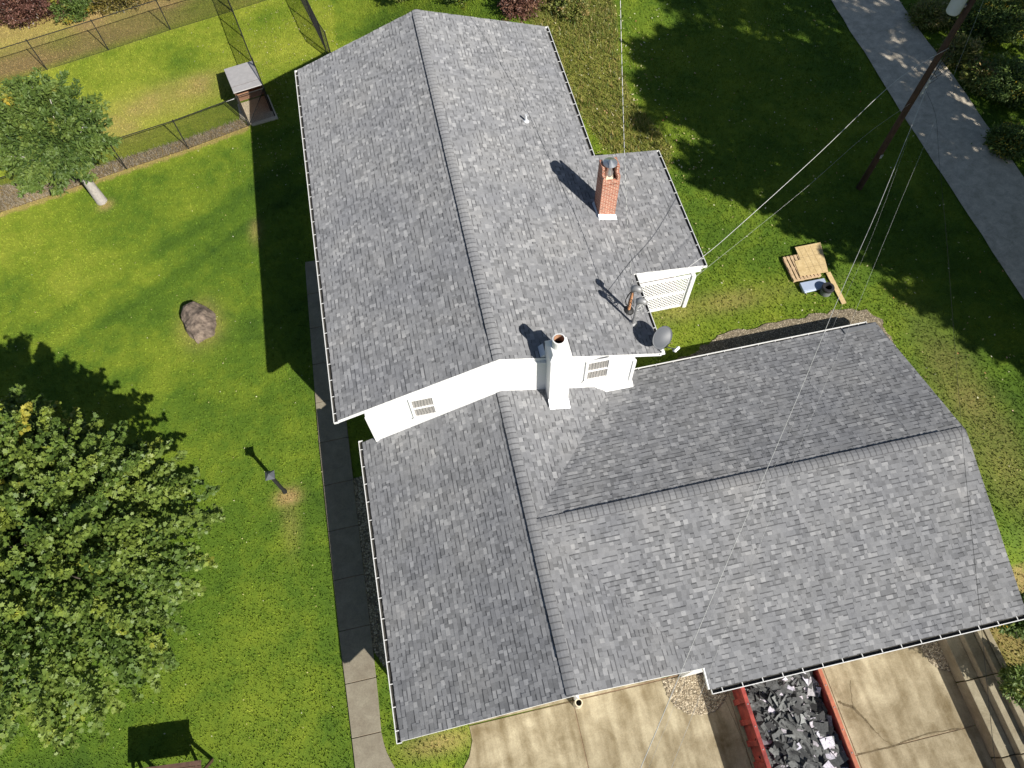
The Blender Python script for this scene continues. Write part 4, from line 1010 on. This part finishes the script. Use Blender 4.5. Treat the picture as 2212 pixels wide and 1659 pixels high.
# ------------------------------------------------------------------ fences
def fence(P, label, hgt=1.8, every=None, mesh_=True, closed=False, topthick=.022):
    P = [np.array((q[0], q[1], float(h(q[0], q[1])))) for q in P]
    t = thing('chain_link_fence', P[0], label, 'fence')
    for q in P:
        b = MB(); b.tube([q - (0, 0, .1), q + (0, 0, hgt + .03)], .028, 8); b.lathe(q + (0, 0, hgt + .03), [(.035, 0), (.03, .03), (0, .05)], 8); b.build('post', M['black'], t)
    b = MB()
    for p, q in zip(P, P[1:]): b.tube([p + (0, 0, hgt), q + (0, 0, hgt)], topthick, 7)
    b.build('top_rail', M['black'], t)
    b = MB(); s = .065; V = []
    for p, q in zip(P, P[1:]):
        d = q - p; L = np.linalg.norm(d); d = d / L; nrm = np.array((-d[1], d[0], 0)); hh = hgt - .04
        k = -hh
        while k < L:
            t0, t1 = max(0, -k), min(hh, L - k)
            if t1 > t0:
                for sg in (1, -1):
                    def pt(tt, off):
                        x = k + tt; x = x if sg > 0 else L - x
                        return p + d * x + np.array((0, 0, .02 + tt)) + off
                    w1 = nrm * .0022; w2 = (d * sg * -.0022 + np.array((0, 0, .0022)))
                    V += [pt(t0, w1), pt(t1, w1), pt(t1, -w1), pt(t0, -w1), pt(t0, w2), pt(t1, w2), pt(t1, -w2), pt(t0, -w2)]
            k += s
    npmesh('mesh', np.array(V), 4, np.full(len(V) // 4, .5), M['black'], t)
    b = MB()
    for p, q in zip(P, P[1:]): b.tube([p + (0, 0, .04), q + (0, 0, .04)], .007, 5)
    b.build('bottom_wire', M['black'], t)
    return t
fence([(-9.1, 19.96), (-12.13, 19.08), (-15.14, 18.42), (-18.1, 17.67), (-21.05, 17.0), (-24, 16.3), (-27, 15.6)], 'black chain-link fence over the straw strip, passing under the small tree')
fence([(-6.0, 30.2), (-9.59, 29.26), (-13.04, 28.48), (-16.38, 27.59), (-19.61, 26.79), (-22.8, 26.0), (-26, 25.2)], 'long black chain-link fence at the back in front of the brush')
fence([(-8.25, 22.7), (-8.65, 24.6), (-9.1, 26.9), (-9.59, 29.2), (-10.1, 31.6)], 'black chain-link cross fence rising from the dog house')
f4 = [(-4.45, 23.7), (-4.72, 24.57), (-5.2, 26.9), (-5.75, 29.32), (-6.3, 31.8)]
fence(f4, 'black chain-link fence ending behind the upper left roof corner')
kf = fence([(-9.05, 20.02), (-7.75, 20.3), (-8.2, 22.55)], 'chain-link kennel corner with a diagonal brace over the concrete pad')
b = MB(); b.tube([(-7.76, 20.3, 1.78), (-9.0, 20.05, .1)], .02, 7); b.build('brace', M['black'], kf)
b = MB(); b.prism([(x, y) for x, y in pad_poly], -.05, .08); tag(b.build('kennel_pad', M['cream'], bevel=.01), 'pale concrete pad in front of the dog house', 'slab')
b = MB()   # white sign on the rail
q = np.array(un(409 * 1.0 + 88, 215, 1.05)); d = np.array((.96, .25, 0))
q = np.array(un(497.5, 216.5, 1.72)); tS = thing('fence_sign', q, 'small white sign wired to the fence rail beside the dog house', 'sign')
b.obox(q, d * .2, np.array((-.02, .1, -.09)) * .8, (0.0, .006, .008)); b.build('board', M['white'], tS)
b = MB()
for i, s_ in enumerate((-.12, -.07, -.02, .05, .11)): b.obox(q + d * s_ + (0, -.0, .012), d * .016, np.array((-.02, .1, -.09)) * .25, (0, .003, .006))
b.build('mark', M['grey_metal'], tS)
# dog house: open-fronted shelter, its board roof higher at the front
t = thing('dog_house', (-8.9, 21.7, 0), 'small open-fronted dog house with a sloping pale grey board roof', 'dog house')
k = .3516
C_ = [un(1435 * k, 572 * k, 1.8), un(1612 * k, 517 * k, 1.8), un(1550 * k, 372 * k, 1.2), un(1375 * k, 425 * k, 1.2)]
nn = np.cross(C_[1] - C_[0], C_[3] - C_[0]); nn /= np.linalg.norm(nn)
b = MB(); b.hull8([q - nn * .035 for q in C_] + [q + nn * .0 for q in C_]); b.build('roof_board', M['greyboard'], t, bevel=.006)
b = MB(); m0 = C_[0] * .78 + C_[3] * .22; m1 = C_[1] * .78 + C_[2] * .22; b.bar(m0 + nn * .004, m1 + nn * .004, .012, .004, up=nn); b.build('board_seam', M['dwood'], t)
F_ = [c * .9 + sum(C_) / 4 * .1 for c in C_]
def upto(q, dz=.05): return np.array((q[0], q[1], 0.)), np.array((q[0], q[1], q[2] - dz))
for q in F_:
    a_, c_ = upto(q); bb = MB(); bb.bar(a_, c_, .08, .08); bb.build('corner_post', M['dwood'], t)
for p, q in ((F_[3], F_[2]), (F_[0], F_[3]), (F_[1], F_[2])):
    d = (q - p); d[2] = 0; d /= np.linalg.norm(d); nr = np.array((-d[1], d[0], 0)) * .012
    bb = MB(); a0, a1 = upto(p + d * .05, .08); c0, c1 = upto(q - d * .05, .08)
    bb.hull8([a0 - nr, c0 - nr, c0 + nr, a0 + nr, a1 - nr, c1 - nr, c1 + nr, a1 + nr]); bb.build('wall', M['terracotta'], t)
bb = MB(); F2_ = [F_[0] * .45 + F_[3] * .55, F_[1] * .45 + F_[2] * .55, F_[2], F_[3]]; g0 = [np.array((c[0], c[1], .09)) for c in F2_]; bb.hull8(g0 + [q + (0, 0, .06) for q in g0]); bb.build('floor', M['terracotta'], t)
# ------------------------------------------------------------------ garden things
# boulder
rc = np.array((-11.72, 8.45, 0)); b = MB(); out = [(-12.3, 9.35), (-11.75, 9.55), (-11.2, 9.0), (-10.95, 8.35), (-11.15, 7.75), (-11.8, 7.45), (-12.1, 7.9), (-12.35, 8.6)]
r = random.Random(4); rr = []
for lv, (s_, z) in enumerate(((1.05, -.1), (1.0, .12), (.86, .36), (.55, .5))):
    rr.append(len(b.v)); b.v += [(rc[0] + (x - rc[0]) * s_ * r.uniform(.93, 1.05) - .06 * lv, rc[1] + (y - rc[1]) * s_ * r.uniform(.93, 1.05) + .03 * lv, z + r.uniform(-.04, .06)) for x, y in out]
for a_, c_ in zip(rr, rr[1:]):
    for j in range(8): 
        q4 = (a_ + j, a_ + (j + 1) % 8, c_ + (j + 1) % 8, c_ + j); b.f += [(q4[0], q4[1], q4[2]), (q4[0], q4[2], q4[3])]; b.t += [.5, .5]; b.m += [0, 0]
b.v.append((rc[0] - .25, rc[1] + .1, .58)); 
for j in range(8): b.f.append((rr[-1] + j, rr[-1] + (j + 1) % 8, len(b.v) - 1)); b.t.append(.5); b.m.append(0)
o = b.build('boulder', M['rock']); tag(o, 'grey brown boulder sitting alone on the left lawn', 'rock')
bv = o.modifiers.new('subdivision', 'SUBSURF'); bv.subdivision_type = 'SIMPLE'; bv.levels = bv.render_levels = 4
tx = bpy.data.textures.new('rock_noise', 'VORONOI'); tx.noise_scale = .55; tx.distance_metric = 'DISTANCE'
bv = o.modifiers.new('displace', 'DISPLACE'); bv.texture = tx; bv.strength = .16; bv.texture_coords = 'GLOBAL'
tx = bpy.data.textures.new('rock_grain', 'CLOUDS'); tx.noise_scale = .12; tx.noise_depth = 3
bv = o.modifiers.new('displace_fine', 'DISPLACE'); bv.texture = tx; bv.strength = .05; bv.texture_coords = 'GLOBAL'
# lamp post
t = thing('lamp_post', (-8.63, -.03, 0), 'black square lamp post with a lantern head standing on the left lawn', 'lamp post')
b = MB(); b.obox((-8.63, -.03, .85), (.05, 0, 0), (0, .05, 0), (0, 0, .85)); b.obox((-8.63, -.03, .05), (.07, 0, 0), (0, .07, 0), (0, 0, .05)); b.build('post', M['black'], t, bevel=.008)
b = MB(); c = np.array((-8.63, -.03, 0))
b.hull8([c + (-.06, -.06, 1.62), c + (.06, -.06, 1.62), c + (.06, .06, 1.62), c + (-.06, .06, 1.62), c + (-.11, -.11, 1.86), c + (.11, -.11, 1.86), c + (.11, .11, 1.86), c + (-.11, .11, 1.86)]); b.build('lantern', M['dish'], t)
b = MB(); b.hull8([c + (-.17, -.17, 1.86), c + (.17, -.17, 1.86), c + (.17, .17, 1.86), c + (-.17, .17, 1.86), c + (-.03, -.03, 1.98), c + (.03, -.03, 1.98), c + (.03, .03, 1.98), c + (-.03, .03, 1.98)]); b.lathe(c, [(.02, 1.98), (.025, 2.01), (0, 2.04)], 8); b.build('lantern_roof', M['dish'], t)
b = MB(); b.tube([c + (-.05, .0, 1.15), c + (-.02, .3, 1.18)], .014, 6); b.build('crossbar', M['black'], t)
# garden swing frame, mostly below the frame edge
t = thing('garden_swing', (-12.3, -9.6, 0), 'dark brown wooden swing with a slatted roof cut by the bottom edge', 'garden swing')
b = MB()
zt = 1.3; ya = -8.68
for i in range(7): b.obox((-12.45, ya - .04 - i * .15, zt + .0 - i * .004), (1.0, -.09, 0), (.006, .068, 0), (0, 0, .014))
b.build('roof_slat', M['dwood'], t)
b = MB()
for x in (-13.3, -11.6):
    b.bar((x, -8.75, zt - .03), (x, -9.75, zt - .06), .06, .09); b.bar((x, -9.2, zt - .05), (x, -8.7, 0), .07, .09); b.bar((x, -9.2, zt - .05), (x, -9.8, 0), .07, .09)
b.bar((-11.6, -8.75, 1.26), (-11.6, -9.1, .8), .05)
b.each('frame', M['dwood'], t)
b = MB()
for i in range(5): b.box(-13.1, -9.75 + i * .12, .44, -11.8, -9.65 + i * .12, .465)
for i in range(4): b.box(-13.1, -9.8, .55 + i * .12, -11.8, -9.775, .65 + i * .12)
b.build('seat', M['dwood'], t)
# pallet, sheathing, wrapped bundle, felt roll on the back lawn
z0 = HT + .03
t = thing('pallet', (12.85, 3.7, z0), 'pale pine shipping pallet on the grass partly covered by cut board', 'pallet')
b = MB()
for i in range(8): b.box(12.26 + i * .146, 3.14, z0 + .11, 12.26 + i * .146 + .1, 4.3, z0 + .13)
b.build('deck_board', M['wood'], t)
for y in (3.14, 3.68, 4.2):
    b = MB(); b.box(12.26, y, z0 + .02, 13.4, y + .09, z0 + .108)
    b.build('stringer', M['wood'], t)
b = MB()
for i in range(4): b.box(12.26 + i * .34, 3.14, z0, 12.36 + i * .34, 4.3, z0 + .02)
b.build('bottom_board', M['wood'], t)
b = MB(); z = z0 + .134
b.prism([(12.9, 4.64), (12.88, 4.02), (12.62, 4.0), (12.56, 3.28), (13.7, 3.22), (13.98, 4.64)][::-1], z, z + .016)
o = b.build('plywood_sheet', M['osb']); tag(o, 'notched tan sheathing board lying on the pallet', 'board')
b = MB()
for x in (13.02, 13.25, 13.5): b.box(x, 3.3, z + .0161, x + .006, 4.58, z + .018)
for y in (3.6, 4.1): b.box(12.9, y, z + .0161, 13.8, y + .006, z + .018)
b.build('grid_line', M['dwood'], o)
b = MB(); b.obox((13.745, 2.5, z0 + .05), (.095, .012, 0), (.015, -.74, -.02), (0, 0, .011)); tag(b.build('board_offcut', M['osb']), 'long narrow tan offcut reaching toward the gravel', 'board')
b = MB(); b.obox((12.92, 2.78, z0 + .09), (.5, 0, 0), (0, .2, 0), (0, 0, .07)); b.tube([(12.44, 2.56, z0 + .1), (13.4, 2.6, z0 + .1)], .05, 10)
tag(b.build('wrapped_bundle', M['paper'], bevel=.03), 'pale blue-white wrapped bundle in front of the pallet', 'bundle')
t = thing('felt_roll', (13.3, 2.42, z0), 'black round roll of roofing felt standing on end', 'roll')
b = MB(); b.lathe((13.28, 2.42, z0), [(.21, 0), (.2, .26), (.2, .262)], 28); b.build('side', M['roll_side'], t)
b = MB(); b.lathe((13.28, 2.42, z0), [(.2, .262), (.235, .27), (.235, .36), (.22, .385), (.13, .385), (.12, .1), (0, .1)], 28); b.build('core', M['black_roll'], t)
# ------------------------------------------------------------------ dumpster
X0, X1, Y0, Y1, ZR = 5.48, 8.2, -16.4, -9.75, 1.42
t = thing('dumpster', ((X0 + X1) / 2, (Y0 + Y1) / 2, 0), 'red roll-off dumpster full of torn shingles by the garage', 'dumpster')
b = MB(); th = .05
b.box(X0 + .06, Y0, .12, X0 + .11, Y1, ZR - .08); b.box(X1 - .11, Y0, .12, X1 - .06, Y1, ZR - .08); b.box(X0 + .11, Y1 - .05, .12, X1 - .11, Y1, ZR - .08); b.box(X0 + .11, Y0, .12, X1 - .11, Y0 + .05, ZR - .08); b.box(X0 + .11, Y0 + .05, .12, X1 - .11, Y1 - .05, .18)
b.build('body', M['dumpster'], t)
b = MB(); y = Y1 - .3
while y > Y0:
    b.hull8([(X0 - .02, y - .09, .12), (X0 + .058, y - .09, .12), (X0 + .058, y + .09, .12), (X0 - .02, y + .09, .12), (X0 + .0, y - .07, ZR - .1), (X0 + .058, y - .07, ZR - .1), (X0 + .058, y + .07, ZR - .1), (X0 + .0, y + .07, ZR - .1)])
    b.hull8([(X1 - .058, y - .09, .12), (X1 + .02, y - .09, .12), (X1 + .02, y + .09, .12), (X1 - .058, y + .09, .12), (X1 - .058, y - .07, ZR - .1), (X1, y - .07, ZR - .1), (X1, y + .07, ZR - .1), (X1 - .058, y + .07, ZR - .1)])
    y -= .62
b.each('rib', M['dumpster'], t)
b = MB(); b.box(X0, Y0, ZR - .08, X0 + .13, Y1, ZR); b.build('rim', M['dumpster'], t, bevel=.012)
b = MB(); b.box(X1 - .13, Y0, ZR - .08, X1, Y1, ZR); b.box(X0 + .13, Y1 - .12, ZR - .08, X1 - .13, Y1, ZR - .002); b.box(X0 + .13, Y0, ZR - .08, X1 - .13, Y0 + .12, ZR - .002); b.build('rim', M['rimpaint'], t, bevel=.012)
b = MB()
for i in range(10):
    for x in (X0 + .065, X1 - .065): b = MB(); b.lathe((x, Y1 - .4 - i * .65, ZR), [(.02, .002), (.02, .012), (0, .014)], 8); b.build('rivet', M['grey_metal'], t)
b = MB()
for y in (Y1 - 1, Y0 + 1): b.tube([(X0 + .1, y, .08), (X1 - .1, y, .08)], .08, 12)
b.build('roller', M['grey_metal'], t)
r = random.Random(17); b = MB()
pile = lambda x, y: .75 + .35 * math.sin((x - X0) / (X1 - X0) * math.pi) ** .7 * (1 - .45 * max(0, (y + 11.0)) / 1.2) + .12 * math.sin(x * 5 + y * 3)
gxs = np.linspace(X0 + .12, X1 - .12, 14); gys = np.linspace(Y0 + .06, Y1 - .06, 34)
for i in range(13):
    for j in range(33):
        b.poly([(gxs[a_], gys[c_], pile(gxs[a_], gys[c_]) - .08) for a_, c_ in ((i, j), (i + 1, j), (i + 1, j + 1), (i, j + 1))], r.uniform(0, .12))
for i in range(1500):
    x, y = r.uniform(X0 + .25, X1 - .25), r.uniform(Y0 + .2, Y1 - .2)
    z = pile(x, y) + r.uniform(-.06, .1); a_ = r.uniform(0, 6.28)
    W_, L_ = (r.uniform(.04, .13), r.uniform(.06, .22)) if r.random() < .62 else (r.uniform(.12, .2), r.uniform(.16, .32))
    n_ = Vector((r.gauss(0, .24), r.gauss(0, .24), 1)).normalized(); A = Vector((math.cos(a_), math.sin(a_), 0)); A = (A - n_ * A.dot(n_)).normalized(); B_ = n_.cross(A)
    tn = r.uniform(.9, 1) if r.random() < .08 + .12 * (x > X1 - .9) else min(.88, max(0, r.gauss(.42, .22)))
    C_ = Vector((x, y, z)); bend = n_ * r.uniform(-.04, .04)
    P_ = [C_ - A * L_ - B_ * W_ * r.uniform(.6, 1) + bend, C_ - B_ * W_, C_ + A * L_ - B_ * W_ * r.uniform(.6, 1) + bend, C_ + A * L_ * r.uniform(.7, 1) + B_ * W_ + bend, C_ + B_ * W_ * r.uniform(.7, 1), C_ - A * L_ * r.uniform(.7, 1) + B_ * W_ + bend]
    b.poly(P_[0:2] + P_[4:6], tn); b.poly(P_[1:5], tn)
    b.poly([q_ - n_ * .008 for q_ in (P_[0], P_[1], P_[4], P_[5])][::-1], 0.05)
tag(b.build('roofing_debris', M['debris'], fix=False), 'torn grey shingles and white scraps heaped in the red dumpster', 'debris', kind='stuff')
# ------------------------------------------------------------------ retaining wall: three stepped block courses
t = thing('retaining_wall', (13.4, -13, 0), 'stepped tan concrete block retaining wall at the right of the driveway', 'wall')
segs = [(-10.2, -11.62), (-11.65, -13.9), (-13.93, -16.2)]
for (x0, x1, zt, nm) in ((12.9, 13.36, .6, 0), (13.365, 13.72, .9, 1), (13.725, 14.15, 1.12, 2)):
    for (ya, yb) in segs:
        b = MB(); dz = rnd.uniform(-.012, .012); dx = rnd.uniform(-.015, .015)
        if nm == 2:
            b.box(x0 + dx, yb, -.1, x0 + .17, ya, zt + dz); b.box(x0 + .17, yb + .004, -.1, x0 + .24, ya - .004, zt + dz - .04); b.box(x0 + .24, yb, -.1, x1, ya, zt + dz + .01)
        else: b.box(x0 + dx, yb, -.1, x1 + dx * .0, ya, zt + dz)
        b.build('block', M['block'], t, bevel=.02)
b = MB()
for i in range(70):
    x = r.uniform(14.2, 15.6); y = r.uniform(-16, -10.2); b.poly([(x + .05 * math.cos(a_) * r.uniform(.5, 1), y + .05 * math.sin(a_) * r.uniform(.5, 1), float(h(x, y)) + .05) for a_ in (0, 1.3, 2.6, 3.9, 5.1)], r.random())
tag(b.build('fallen_leaves', M['fallen']), 'brown leaves lying on the bank above the retaining wall', 'leaf litter', kind='stuff')
